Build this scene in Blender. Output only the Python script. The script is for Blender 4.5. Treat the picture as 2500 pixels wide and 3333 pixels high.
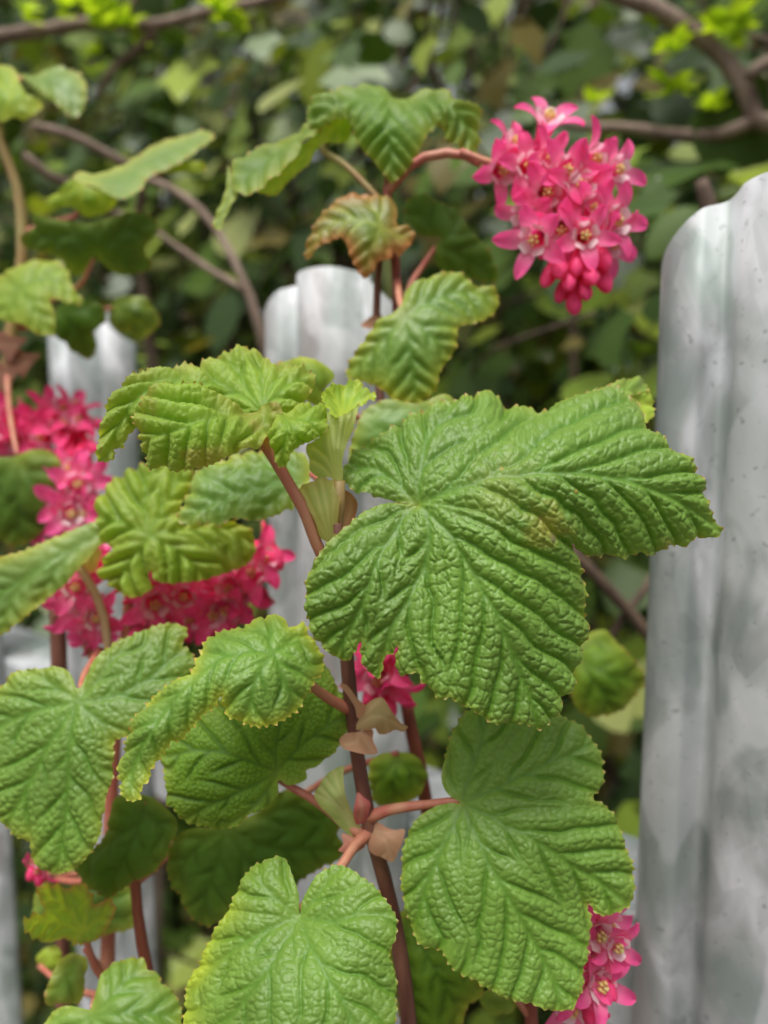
import bpy, math, random
import numpy as np
from mathutils import Vector, Matrix
from mathutils.geometry import delaunay_2d_cdt

# ------------------------------------------------------------------ camera, sky, sun, exposure
for o in list(bpy.data.objects):
    bpy.data.objects.remove(o, do_unlink=True)
scene = bpy.context.scene
COL = scene.collection
CAM = np.array([0.0, 0.0, 1.74])
PITCH = math.radians(6.5)
FWD = np.array([0.0, math.cos(PITCH), -math.sin(PITCH)])
UP = np.array([0.0, math.sin(PITCH), math.cos(PITCH)])
RIGHT = np.array([1.0, 0.0, 0.0])
cam_d = bpy.data.cameras.new('camera')
cam = bpy.data.objects.new('camera', cam_d)
COL.objects.link(cam)
cam.location = CAM
cam.rotation_euler = (math.pi / 2 - PITCH, 0, 0)
cam_d.sensor_fit = 'HORIZONTAL'
cam_d.sensor_width = 36
cam_d.lens = 36
cam_d.clip_start = 0.01
cam_d.clip_end = 500
cam_d.dof.use_dof = True
cam_d.dof.focus_distance = 0.153
cam_d.dof.aperture_fstop = 36 / 3.0          # a phone-sized 3 mm opening
scene.camera = cam

w = bpy.data.worlds.new('World')
scene.world = w
w.use_nodes = True
nt = w.node_tree
SUN_EL, SUN_AZ = 70.0, 205.0                 # azimuth clockwise from +Y
sky = nt.nodes.new('ShaderNodeTexSky')
sky.sky_type = 'NISHITA'
sky.sun_disc = False
sky.sun_elevation = math.radians(SUN_EL)
sky.sun_rotation = math.radians(SUN_AZ)
sky.air_density = 1.0
sky.dust_density = 6.0
sky.ozone_density = 1.0
hs = nt.nodes.new('ShaderNodeHueSaturation')   # overcast: the sky is nearly white
hs.inputs['Saturation'].default_value = 0.2
bg = nt.nodes['Background']
bg.inputs['Strength'].default_value = 0.075
nt.links.new(sky.outputs[0], hs.inputs['Color'])
nt.links.new(hs.outputs[0], bg.inputs['Color'])
sun_d = bpy.data.lights.new('sun', 'SUN')
sun_d.energy = 1.5
sun_d.angle = math.radians(28)
sun_d.color = (1.0, 0.97, 0.92)
sun = bpy.data.objects.new('sun', sun_d)
COL.objects.link(sun)
a, e = math.radians(SUN_AZ), math.radians(SUN_EL)
sdir = Vector((math.sin(a) * math.cos(e), math.cos(a) * math.cos(e), math.sin(e)))
sun.rotation_euler = sdir.to_track_quat('Z', 'Y').to_euler()
sun.location = sdir * 20
scene.view_settings.view_transform = 'Standard'
scene.view_settings.look = 'None'
scene.view_settings.gamma = 1
scene.view_settings.use_curve_mapping = False
scene.view_settings.exposure = 1.02

RNG = np.random.default_rng(7)
random.seed(7)

# ------------------------------------------------------------------ helpers
F = 2500.0
def P(x, y, d):
    """world points at depth d (metres along the lens axis)"""
    x = np.asarray(x, float); y = np.asarray(y, float); d = np.asarray(d, float)
    return (CAM + d[..., None] * (FWD + ((x - 1250) / F)[..., None] * RIGHT - ((y - 1666.5) / F)[..., None] * UP))

def W3(frame, pts):
    """[(x, y, depth)...] in a drawing frame -> world"""
    a = np.array(pts, float)
    return P(frame[0] + a[:, 0] * frame[2], frame[1] + a[:, 1] * frame[2], a[:, 2])

V = (0, 0, 1.507); C1 = (0, 0, .7535); C2 = (1250, 0, .7535); C3 = (0, 900, .7535); C4 = (1000, 1100, .9042)
C5 = (0, 1800, .7535); C6 = (1000, 2200, .9042); C7 = (0, 2500, .7836); C8 = (900, 2050, .3617)
C9 = (600, 200, .663); C10 = (0, 150, .5425); C11 = (400, 1000, .5124); C12 = (100, 1700, .5124)

def props(o, label=None, cat=None, group=None, kind=None):
    if label: o['label'] = label
    if cat: o['category'] = cat
    if group: o['group'] = group
    if kind: o['kind'] = kind
    return o

def empty(name, loc, **k):
    o = bpy.data.objects.new(name, None)
    o.location = loc
    o.empty_display_size = 0.05
    COL.objects.link(o)
    return props(o, **k)

def mesh_obj(name, verts, faces, mats, parent=None, base=None, colors=None, mat_idx=None, smooth=True, rough=None):
    me = bpy.data.meshes.new(name)
    v = np.asarray(verts, float)
    if base is not None: v = v - np.asarray(base, float)
    me.from_pydata(v.tolist(), [], faces if isinstance(faces, list) else faces.tolist())
    if not isinstance(mats, (list, tuple)): mats = [mats]
    for m in mats: me.materials.append(m)
    if mat_idx is not None: me.polygons.foreach_set('material_index', np.asarray(mat_idx, np.int32))
    if colors is not None:
        at = me.color_attributes.new('Col', 'FLOAT_COLOR', 'POINT')
        c = np.ones((len(v), 4)); c[:, :3] = colors
        at.data.foreach_set('color', c.ravel())
    if smooth: me.polygons.foreach_set('use_smooth', np.ones(len(me.polygons), bool))
    me.update()
    o = bpy.data.objects.new(name, me)
    COL.objects.link(o)
    if parent: o.parent = parent
    return o

def catmull(pts, step, closed=False):
    """smooth curve through the points, tangents weighted by chord length (no overshoot on uneven spacing)"""
    p = np.asarray(pts, float); n = len(p)
    q = np.vstack([p, p[:1]]) if closed else p
    L = np.linalg.norm(np.diff(q, axis=0), axis=1) + 1e-9
    d = np.diff(q, axis=0) / L[:, None]
    if closed:
        dp, Lp = np.roll(d, 1, 0), np.roll(L, 1)
        tan = (dp * L[:, None] + d * Lp[:, None]) / (L + Lp)[:, None]
        tan = np.vstack([tan, tan[:1]])
    else:
        tan = np.vstack([d[:1], (d[:-1] * L[1:, None] + d[1:] * L[:-1, None]) / (L[1:] + L[:-1])[:, None], d[-1:]])
    out = []
    for i in range(len(L)):
        k = max(1, int(L[i] / step)); t = (np.arange(k) / k)[:, None]
        out.append((2 * t ** 3 - 3 * t ** 2 + 1) * q[i] + (t ** 3 - 2 * t ** 2 + t) * tan[i] * L[i] + (-2 * t ** 3 + 3 * t ** 2) * q[i + 1] + (t ** 3 - t ** 2) * tan[i + 1] * L[i])
    if not closed: out.append(p[-1:])
    return np.vstack(out)

def tube(path, radii, sides=8, step=.004, wob=0.0, cap=True):
    """path: world pts, radii per pt (linear along)"""
    path = np.asarray(path, float)
    seg = np.r_[0, np.cumsum(np.linalg.norm(np.diff(path, axis=0), axis=1))]
    p = catmull(path, step)
    s = np.r_[0, np.cumsum(np.linalg.norm(np.diff(p, axis=0), axis=1))]
    s = s / max(s[-1], 1e-9) * seg[-1]
    r = np.interp(s, seg, np.broadcast_to(radii, len(path)) if np.ndim(radii) else np.full(len(path), radii))
    if wob: r = r * (1 + wob * (RNG.random(len(r)) - .5))
    t = np.gradient(p, axis=0); t /= np.linalg.norm(t, axis=1)[:, None] + 1e-12
    u = np.cross(t[0], [0.31, .2, .93]); u /= np.linalg.norm(u)
    V_, Fc = [], []
    for i in range(len(p)):
        u = u - t[i] * np.dot(u, t[i]); u /= np.linalg.norm(u)
        b = np.cross(t[i], u)
        for k in range(sides):
            an = 2 * math.pi * k / sides
            V_.append(p[i] + r[i] * (math.cos(an) * u + math.sin(an) * b))
    for i in range(len(p) - 1):
        for k in range(sides):
            k2 = (k + 1) % sides
            Fc.append((i * sides + k, i * sides + k2, (i + 1) * sides + k2, (i + 1) * sides + k))
    if cap:
        Fc.append(tuple(range(sides))[::-1]); Fc.append(tuple((len(p) - 1) * sides + k for k in range(sides)))
    return np.array(V_), Fc

def merge(parts):
    vs, fs, n = [], [], 0
    for v, f in parts:
        vs.append(v); fs += [tuple(i + n for i in q) for q in f]; n += len(v)
    return np.vstack(vs), fs

# ------------------------------------------------------------------ materials
def new_mat(name):
    m = bpy.data.materials.new(name); m.use_nodes = True
    return m, m.node_tree, m.node_tree.nodes, m.node_tree.links

def leaf_material(name, rough=.44, spec=.48, trans=.28, bump=.32, bscale=2600, sat=1.0):
    m, t, n, l = new_mat(name)
    out = n['Material Output']; b = n['Principled BSDF']
    at = n.new('ShaderNodeAttribute'); at.attribute_name = 'Col'
    geo = n.new('ShaderNodeTexCoord')
    nz = n.new('ShaderNodeTexNoise'); nz.inputs['Scale'].default_value = 160; nz.inputs['Detail'].default_value = 4
    l.new(geo.outputs['Object'], nz.inputs['Vector'])
    ramp = n.new('ShaderNodeMapRange'); ramp.inputs[3].default_value = .82; ramp.inputs[4].default_value = 1.18
    l.new(nz.outputs['Fac'], ramp.inputs[0])
    mx = n.new('ShaderNodeMix'); mx.data_type = 'RGBA'; mx.blend_type = 'MULTIPLY'; mx.inputs[0].default_value = 1
    l.new(at.outputs['Color'], mx.inputs[6]); l.new(ramp.outputs[0], mx.inputs[7])
    l.new(mx.outputs[2], b.inputs['Base Color'])
    b.inputs['Roughness'].default_value = rough
    b.inputs['Specular IOR Level'].default_value = spec
    b.inputs['Sheen Weight'].default_value = .06
    b.inputs['Sheen Roughness'].default_value = .4
    bz = n.new('ShaderNodeTexNoise'); bz.inputs['Scale'].default_value = bscale; bz.inputs['Detail'].default_value = 3
    l.new(geo.outputs['Object'], bz.inputs['Vector'])
    bp = n.new('ShaderNodeBump'); bp.inputs['Strength'].default_value = bump; bp.inputs['Distance'].default_value = .0003
    l.new(bz.outputs['Fac'], bp.inputs['Height']); l.new(bp.outputs[0], b.inputs['Normal'])
    tr = n.new('ShaderNodeBsdfTranslucent')
    tc = n.new('ShaderNodeMix'); tc.data_type = 'RGBA'; tc.blend_type = 'MULTIPLY'; tc.inputs[0].default_value = 1
    tc.inputs[7].default_value = (2.0, 1.9, .7, 1)
    l.new(mx.outputs[2], tc.inputs[6]); l.new(tc.outputs[2], tr.inputs['Color'])
    ms = n.new('ShaderNodeMixShader'); ms.inputs[0].default_value = trans
    l.new(b.outputs[0], ms.inputs[1]); l.new(tr.outputs[0], ms.inputs[2]); l.new(ms.outputs[0], out.inputs['Surface'])
    return m

M_LEAF = leaf_material('currant_leaf')
M_SOFT = leaf_material('young_leaf', rough=.5, spec=.4, trans=.42)
M_SHADE = leaf_material('shaded_leaf', rough=.55, spec=.28, trans=.25)  # duller copy for leaves whose shade is put into their palette colours
M_BRACT = leaf_material('papery_bract', rough=.6, spec=.25, trans=.4, bump=.1)
M_PETAL = leaf_material('pink_petal', rough=.55, spec=.25, trans=.38, bump=.05)
M_PETAL.node_tree.nodes  # colour multiplier of petals stays neutral
for nd in M_PETAL.node_tree.nodes:
    if nd.type == 'MIX' and nd.inputs[7].default_value[2] < .9 and not nd.inputs[7].is_linked: nd.inputs[7].default_value = (1.15, .9, 1.1, 1)
for nd in M_BRACT.node_tree.nodes:
    if nd.type == 'MIX' and nd.inputs[7].default_value[2] < .9 and not nd.inputs[7].is_linked: nd.inputs[7].default_value = (1.3, 1.1, .8, 1)
M_HEDGE = leaf_material('hedge_leaf', rough=.36, spec=.34, trans=.2, bump=.1, bscale=300)

def bark_material(name, c1, c2, scale=220, rough=.65):
    m, t, n, l = new_mat(name)
    b = n['Principled BSDF']
    geo = n.new('ShaderNodeTexCoord'); mp = n.new('ShaderNodeMapping'); mp.inputs['Scale'].default_value = (1, 1, .25)
    l.new(geo.outputs['Object'], mp.inputs[0])
    nz = n.new('ShaderNodeTexNoise'); nz.inputs['Scale'].default_value = scale; nz.inputs['Detail'].default_value = 5
    l.new(mp.outputs[0], nz.inputs['Vector'])
    cr = n.new('ShaderNodeValToRGB'); cr.color_ramp.elements[0].position = .35; cr.color_ramp.elements[1].position = .68
    cr.color_ramp.elements[0].color = (*c1, 1); cr.color_ramp.elements[1].color = (*c2, 1)
    l.new(nz.outputs['Fac'], cr.inputs[0]); l.new(cr.outputs[0], b.inputs['Base Color'])
    b.inputs['Roughness'].default_value = rough
    bp = n.new('ShaderNodeBump'); bp.inputs['Strength'].default_value = .4; bp.inputs['Distance'].default_value = .0004
    l.new(nz.outputs['Fac'], bp.inputs['Height']); l.new(bp.outputs[0], b.inputs['Normal'])
    return m

M_STEM = bark_material('currant_stem', (.10, .03, .02), (.22, .09, .06))
M_RED = bark_material('red_stem', (.17, .03, .02), (.27, .07, .04))
M_PET = bark_material('pink_petiole', (.42, .11, .08), (.48, .22, .13), rough=.5)
M_PETG = bark_material('green_petiole', (.30, .17, .06), (.33, .28, .10), rough=.5)
M_TWIG = bark_material('twig_bark', (.13, .085, .06), (.27, .20, .15), 90, .8)
M_DTWIG = bark_material('dark_twig', (.05, .03, .02), (.14, .09, .06), 90, .85)

def steel_material():
    m, t, n, l = new_mat('galvanised_steel')
    b = n['Principled BSDF']
    co = n.new('ShaderNodeTexCoord')
    mp = n.new('ShaderNodeMapping'); mp.inputs['Scale'].default_value = (1, 1, .62)
    l.new(co.outputs['Object'], mp.inputs[0])
    n1 = n.new('ShaderNodeTexNoise'); n1.inputs['Scale'].default_value = 48; n1.inputs['Detail'].default_value = 3; n1.inputs['Distortion'].default_value = .6
    l.new(mp.outputs[0], n1.inputs['Vector'])
    vo = n.new('ShaderNodeTexVoronoi'); vo.inputs['Scale'].default_value = 150; vo.inputs['Randomness'].default_value = 1
    l.new(mp.outputs[0], vo.inputs['Vector'])
    cr = n.new('ShaderNodeValToRGB'); el = cr.color_ramp.elements
    el[0].position = .36; el[0].color = (.24, .28, .27, 1)
    el[1].position = .66; el[1].color = (.58, .59, .62, 1)
    x = el.new(.46); x.color = (.31, .335, .333, 1)
    x = el.new(.54); x.color = (.40, .415, .425, 1)
    l.new(n1.outputs['Fac'], cr.inputs[0])
    sp = n.new('ShaderNodeMapRange'); sp.inputs[1].default_value = 0; sp.inputs[2].default_value = 1; sp.inputs[3].default_value = .88; sp.inputs[4].default_value = 1.09
    sep = n.new('ShaderNodeSeparateColor'); l.new(vo.outputs['Color'], sep.inputs[0]); l.new(sep.outputs[0], sp.inputs[0])
    m1 = n.new('ShaderNodeMix'); m1.data_type = 'RGBA'; m1.blend_type = 'MULTIPLY'; m1.inputs[0].default_value = 1
    l.new(cr.outputs[0], m1.inputs[6]); l.new(sp.outputs[0], m1.inputs[7])
    # green algae film and brownish stains
    n2 = n.new('ShaderNodeTexNoise'); n2.inputs['Scale'].default_value = 17; n2.inputs['Detail'].default_value = 4
    mp2 = n.new('ShaderNodeMapping'); mp2.inputs['Scale'].default_value = (1, 1, .35); mp2.inputs['Location'].default_value = (.31, .77, .1)
    l.new(co.outputs['Object'], mp2.inputs[0]); l.new(mp2.outputs[0], n2.inputs['Vector'])
    r2 = n.new('ShaderNodeMapRange'); r2.inputs[1].default_value = .52; r2.inputs[2].default_value = .68; r2.inputs[4].default_value = .55
    l.new(n2.outputs['Fac'], r2.inputs[0])
    m2 = n.new('ShaderNodeMix'); m2.data_type = 'RGBA'; m2.inputs[7].default_value = (.30, .38, .32, 1)
    l.new(r2.outputs[0], m2.inputs[0]); l.new(m1.outputs[2], m2.inputs[6])
    n3 = n.new('ShaderNodeTexNoise'); n3.inputs['Scale'].default_value = 24; n3.inputs['Detail'].default_value = 1
    mp3 = n.new('ShaderNodeMapping'); mp3.inputs['Scale'].default_value = (1, 1, .4); mp3.inputs['Location'].default_value = (5.2, 1.7, .6)
    l.new(co.outputs['Object'], mp3.inputs[0]); l.new(mp3.outputs[0], n3.inputs['Vector'])
    r3 = n.new('ShaderNodeMapRange'); r3.inputs[1].default_value = .64; r3.inputs[2].default_value = .70; r3.inputs[4].default_value = .55
    l.new(n3.outputs['Fac'], r3.inputs[0])
    m3 = n.new('ShaderNodeMix'); m3.data_type = 'RGBA'; m3.inputs[7].default_value = (.33, .27, .27, 1)
    l.new(r3.outputs[0], m3.inputs[0]); l.new(m2.outputs[2], m3.inputs[6])
    # paler zinc patches with an edge
    n5 = n.new('ShaderNodeTexNoise'); n5.inputs['Scale'].default_value = 34; n5.inputs['Detail'].default_value = 2
    mp5 = n.new('ShaderNodeMapping'); mp5.inputs['Scale'].default_value = (1, 1, .7); mp5.inputs['Location'].default_value = (2.2, 4.7, 1.6)
    l.new(co.outputs['Object'], mp5.inputs[0]); l.new(mp5.outputs[0], n5.inputs['Vector'])
    r5 = n.new('ShaderNodeMapRange'); r5.inputs[1].default_value = .545; r5.inputs[2].default_value = .575; r5.inputs[4].default_value = .45
    l.new(n5.outputs['Fac'], r5.inputs[0])
    m5 = n.new('ShaderNodeMix'); m5.data_type = 'RGBA'; m5.inputs[7].default_value = (.62, .635, .66, 1)
    l.new(r5.outputs[0], m5.inputs[0]); l.new(m3.outputs[2], m5.inputs[6]); m3 = m5
    # dark specks
    n4 = n.new('ShaderNodeTexNoise'); n4.inputs['Scale'].default_value = 420; n4.inputs['Detail'].default_value = 2
    l.new(co.outputs['Object'], n4.inputs['Vector'])
    r4 = n.new('ShaderNodeMapRange'); r4.inputs[1].default_value = .65; r4.inputs[2].default_value = .73; r4.inputs[4].default_value = .6
    l.new(n4.outputs['Fac'], r4.inputs[0])
    m4 = n.new('ShaderNodeMix'); m4.data_type = 'RGBA'; m4.inputs[7].default_value = (.16, .17, .17, 1)
    l.new(r4.outputs[0], m4.inputs[0]); l.new(m3.outputs[2], m4.inputs[6])
    l.new(m4.outputs[2], b.inputs['Base Color'])
    b.inputs['Metallic'].default_value = .12
    rr = n.new('ShaderNodeMapRange'); rr.inputs[3].default_value = .52; rr.inputs[4].default_value = .74
    l.new(n1.outputs['Fac'], rr.inputs[0]); l.new(rr.outputs[0], b.inputs['Roughness'])
    bp = n.new('ShaderNodeBump'); bp.inputs['Strength'].default_value = .25; bp.inputs['Distance'].default_value = .0006
    l.new(n1.outputs['Fac'], bp.inputs['Height']); l.new(bp.outputs[0], b.inputs['Normal'])
    return m
M_STEEL = steel_material()

def ground_material():
    m, t, n, l = new_mat('soil')
    b = n['Principled BSDF']
    co = n.new('ShaderNodeTexCoord'); nz = n.new('ShaderNodeTexNoise'); nz.inputs['Scale'].default_value = 9; nz.inputs['Detail'].default_value = 8
    l.new(co.outputs['Object'], nz.inputs['Vector'])
    cr = n.new('ShaderNodeValToRGB'); cr.color_ramp.elements[0].color = (.035, .025, .017, 1); cr.color_ramp.elements[1].color = (.12, .09, .06, 1)
    l.new(nz.outputs['Fac'], cr.inputs[0]); l.new(cr.outputs[0], b.inputs['Base Color']); b.inputs['Roughness'].default_value = .95
    return m
M_SOIL = ground_material()

# ------------------------------------------------------------------ ground
g = mesh_obj('ground', [(-60, -60, 0), (60, -60, 0), (60, 60, 0), (-60, 60, 0)], [(0, 1, 2, 3)], M_SOIL, smooth=False)
props(g, kind='structure')

# ------------------------------------------------------------------ palisade fence
FD = np.array([.779, -.627]); FN = np.array([.627, .779])      # along the fence, away from the camera
F0 = np.array([-.029, .300]); PITCH_F = .1664
TOP = 1.74 + .062
fence = empty('palisade_fence', (F0[0], F0[1], 0), label='galvanised steel palisade fence with fluted round-topped pales behind the currant', cat='fence')
prof_u = [0, 1, 3, 6, 10, 13.5, 15.5, 17.5, 20, 23, 28, 35, 42, 47, 50, 52.5, 54.5, 56.5, 60, 64, 67, 69, 70]
prof_v = [-9, -5, -1.5, .6, 1.2, .2, -4.2, -7.0, -5.2, .2, 2.6, 3.2, 2.6, .2, -5.2, -7.0, -4.2, .2, 1.2, .6, -1.5, -5, -9]
uu = np.interp(np.linspace(0, len(prof_u) - 1, 89), range(len(prof_u)), prof_u)
vv = np.interp(np.linspace(0, len(prof_u) - 1, 89), range(len(prof_u)), prof_v)
for _ in range(3):
    vv[1:-1] = (vv[:-2] + 2 * vv[1:-1] + vv[2:]) / 4
topz = TOP - .019 * (np.abs(uu - 35) / 35) ** 2.6
zs = [0.05, .8, 1.4, 1.55, 1.65, 1.72, 1.76, None]
TH = .0026
pv, pf = [], []
nu = len(uu)
for side in (0, 1):
    for zi, z in enumerate(zs):
        for k in range(nu):
            zz = topz[k] if z is None else min(z, topz[k] - .001 * (len(zs) - zi))
            pv.append(((uu[k] - 35) / 1000, -vv[k] / 1000 + side * TH, zz))
nz_ = len(zs)
def pid(s, zi, k): return (s * nz_ + zi) * nu + k
for zi in range(nz_ - 1):
    for k in range(nu - 1):
        pf.append((pid(0, zi, k), pid(0, zi, k + 1), pid(0, zi + 1, k + 1), pid(0, zi + 1, k)))
        pf.append((pid(1, zi, k), pid(1, zi + 1, k), pid(1, zi + 1, k + 1), pid(1, zi, k + 1)))
for k in range(nu - 1):
    pf.append((pid(0, nz_ - 1, k), pid(0, nz_ - 1, k + 1), pid(1, nz_ - 1, k + 1), pid(1, nz_ - 1, k)))
    pf.append((pid(0, 0, k), pid(1, 0, k), pid(1, 0, k + 1), pid(0, 0, k + 1)))
for k in (0, nu - 1):
    for zi in range(nz_ - 1):
        q = (pid(0, zi, k), pid(0, zi + 1, k), pid(1, zi + 1, k), pid(1, zi, k))
        pf.append(q if k == 0 else q[::-1])
ANG = math.atan2(FD[1], FD[0])
pale_me = None
for i, mth in enumerate(range(-9, 5)):
    c = F0 + FD * PITCH_F * mth - F0
    if pale_me is None:
        o = mesh_obj('pale', pv, pf, M_STEEL, fence); pale_me = o.data
    else:
        o = bpy.data.objects.new('pale', pale_me); COL.objects.link(o); o.parent = fence
    o.location = (c[0], c[1], RNG.uniform(-.003, .003) if mth not in (0, 1) else (-.004 if mth == 0 else 0))
    # real pales are never quite square to the rail
    o.rotation_euler = (0, RNG.uniform(-.004, .004), ANG + RNG.uniform(-.012, .012))
# per-object texture offset comes from generated object coordinates: break repeats with object-random in the shader
def steel_random():
    t = M_STEEL.node_tree; n = t.nodes; l = t.links
    oi = n.new('ShaderNodeObjectInfo'); mul = n.new('ShaderNodeVectorMath'); mul.operation = 'SCALE'
    cmb = n.new('ShaderNodeCombineXYZ'); l.new(oi.outputs['Random'], cmb.inputs[0]); l.new(oi.outputs['Random'], cmb.inputs[2])
    l.new(cmb.outputs[0], mul.inputs[0]); mul.inputs['Scale'].default_value = 7.0
    co = [x for x in n if x.type == 'TEX_COORD'][0]
    add = n.new('ShaderNodeVectorMath'); add.operation = 'ADD'
    links = [k for k in l if k.from_node == co]
    tos = [k.to_socket for k in links]
    for k in links: l.remove(k)
    l.new(co.outputs['Object'], add.inputs[0]); l.new(mul.outputs[0], add.inputs[1])
    for s in tos: l.new(add.outputs[0], s)
steel_random()
def rail(ztop):
    # angle iron behind the pales: upright leg against them, flat leg on top pointing away
    L0, L1 = -9.3 * PITCH_F, 4.4 * PITCH_F
    y0 = .0128
    sec = [(y0, ztop - .042), (y0, ztop - .0015), (y0 + .0015, ztop), (y0 + .045, ztop), (y0 + .045, ztop - .0045), (y0 + .005, ztop - .005), (y0 + .0045, ztop - .042)]
    v = [];
    for x in (L0, L1):
        for (yy, z) in sec: v.append((x, yy, z))
    k = len(sec)
    f = [tuple(range(k))[::-1], tuple(range(k, 2 * k))] + [(i, (i + 1) % k, k + (i + 1) % k, k + i) for i in range(k)]
    o = mesh_obj('rail', v, f, M_STEEL, fence, smooth=False)
    o.rotation_euler = (0, 0, ANG)
    return o
rail(1.74 - .155)
rail(.32)
# bolts: one through each pale into the lower rail
bm_v, bm_f = [], []
for (r, y) in ((.0001, -.0045), (.0058, -.004), (.0072, 0), (.0072, .003)):
    for k in range(12):
        an = 2 * math.pi * k / 12; bm_v.append((r * math.cos(an), y, r * math.sin(an)))
for j in range(3):
    for k in range(12):
        bm_f.append((j * 12 + k, (j + 1) * 12 + k, (j + 1) * 12 + (k + 1) % 12, j * 12 + (k + 1) % 12))
bolt_me = None
for mth in range(-9, 5):
    for zb in (.30,):
        c = FD * PITCH_F * mth - FN * .0052
        if bolt_me is None:
            o = mesh_obj('bolt', bm_v, bm_f, M_STEEL, fence); bolt_me = o.data
        else:
            o = bpy.data.objects.new('bolt', bolt_me); COL.objects.link(o); o.parent = fence
        o.location = (c[0], c[1], zb); o.rotation_euler = (0, 0, ANG)

# ------------------------------------------------------------------ leaf builder
def tps(ctrl):
    c = np.asarray(ctrl, float); xy = c[:, :2] / 1000; n = len(c)
    def U(r2): return np.where(r2 > 1e-12, r2 * np.log(r2 + 1e-12), 0)
    K = U(((xy[:, None] - xy[None]) ** 2).sum(-1)) + np.eye(n) * 1e-4
    Pm = np.c_[np.ones(n), xy]
    A = np.zeros((n + 3, n + 3)); A[:n, :n] = K; A[:n, n:] = Pm; A[n:, :n] = Pm.T
    sol = np.linalg.solve(A, np.r_[c[:, 2], 0, 0, 0])
    def f(q):
        q = np.asarray(q, float) / 1000
        return U(((q[:, None] - xy[None]) ** 2).sum(-1)) @ sol[:n] + sol[n] + q @ sol[n + 1:]
    return f

def seg_dist(pts, poly, closed=False):
    """distance, arclength, signed side to polyline"""
    a = poly if not closed else np.vstack([poly, poly[:1]])
    best = np.full(len(pts), 1e9); arc = np.zeros(len(pts)); side = np.zeros(len(pts))
    s0 = 0
    for i in range(len(a) - 1):
        d = a[i + 1] - a[i]; L = math.hypot(*d)
        if L < 1e-6: continue
        w_ = pts - a[i]
        t = np.clip((w_ @ d) / (L * L), 0, 1)
        q = w_ - t[:, None] * d
        dist = np.hypot(q[:, 0], q[:, 1])
        m = dist < best
        best[m] = dist[m]; arc[m] = s0 + t[m] * L
        side[m] = np.sign(d[0] * w_[m, 1] - d[1] * w_[m, 0])
        s0 += L
    return best, arc, side, s0

def inside(pts, poly):
    x, y = pts[:, 0], pts[:, 1]
    res = np.zeros(len(pts), bool)
    n = len(poly)
    for i in range(n):
        x1, y1 = poly[i]; x2, y2 = poly[(i + 1) % n]
        if y1 == y2: continue
        c = ((y1 > y) != (y2 > y)) & (x < (x2 - x1) * (y - y1) / (y2 - y1) + x1)
        res ^= c
    return res

def hash2(i, j, seed):
    h = np.sin(i * 127.1 + j * 311.7 + seed * 17.3) * 43758.5453
    h2 = np.sin(i * 269.5 + j * 183.3 + seed * 9.1) * 43758.5453
    return h - np.floor(h), h2 - np.floor(h2)

def voronoi(u, v, seed, jit=.8):
    iu, iv = np.floor(u), np.floor(v)
    f1 = np.full(len(u), 9.0); f2 = np.full(len(u), 9.0)
    for di in (-1, 0, 1):
        for dj in (-1, 0, 1):
            hx, hy = hash2(iu + di, iv + dj, seed)
            d = np.hypot(iu + di + .5 + jit * (hx - .5) - u, iv + dj + .5 + jit * (hy - .5) - v)
            m = d < f1
            f2 = np.where(m, f1, np.minimum(f2, d)); f1 = np.where(m, d, f1)
    return f1, f2

def vnoise(x, y, seed):
    ix, iy = np.floor(x), np.floor(y); fx, fy = x - ix, y - iy
    fx = fx * fx * (3 - 2 * fx); fy = fy * fy * (3 - 2 * fy)
    g = lambda a, b: hash2(a, b, seed)[0]
    return (g(ix, iy) * (1 - fx) + g(ix + 1, iy) * fx) * (1 - fy) + (g(ix, iy + 1) * (1 - fx) + g(ix + 1, iy + 1) * fx) * fy

PAL = dict(  # dark and mid hold leaf shade, blue holds sky sheen, in their colours
    main=((.150, .275, .042), (.080, .200, .014)), young=((.235, .365, .045), (.13, .27, .012)),
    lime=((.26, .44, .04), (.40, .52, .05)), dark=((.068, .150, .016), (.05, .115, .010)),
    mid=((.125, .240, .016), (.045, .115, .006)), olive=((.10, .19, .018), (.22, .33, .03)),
    blue=((.135, .255, .050), (.09, .21, .02)), pale=((.36, .46, .14), (.55, .60, .26)),
    cream=((.50, .40, .20), (.60, .48, .27)), tan=((.48, .27, .17), (.56, .36, .23)), pink=((.55, .20, .16), (.62, .33, .24)), brown=((.24, .12, .08), (.30, .17, .11)))
SEED = [0]

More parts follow.
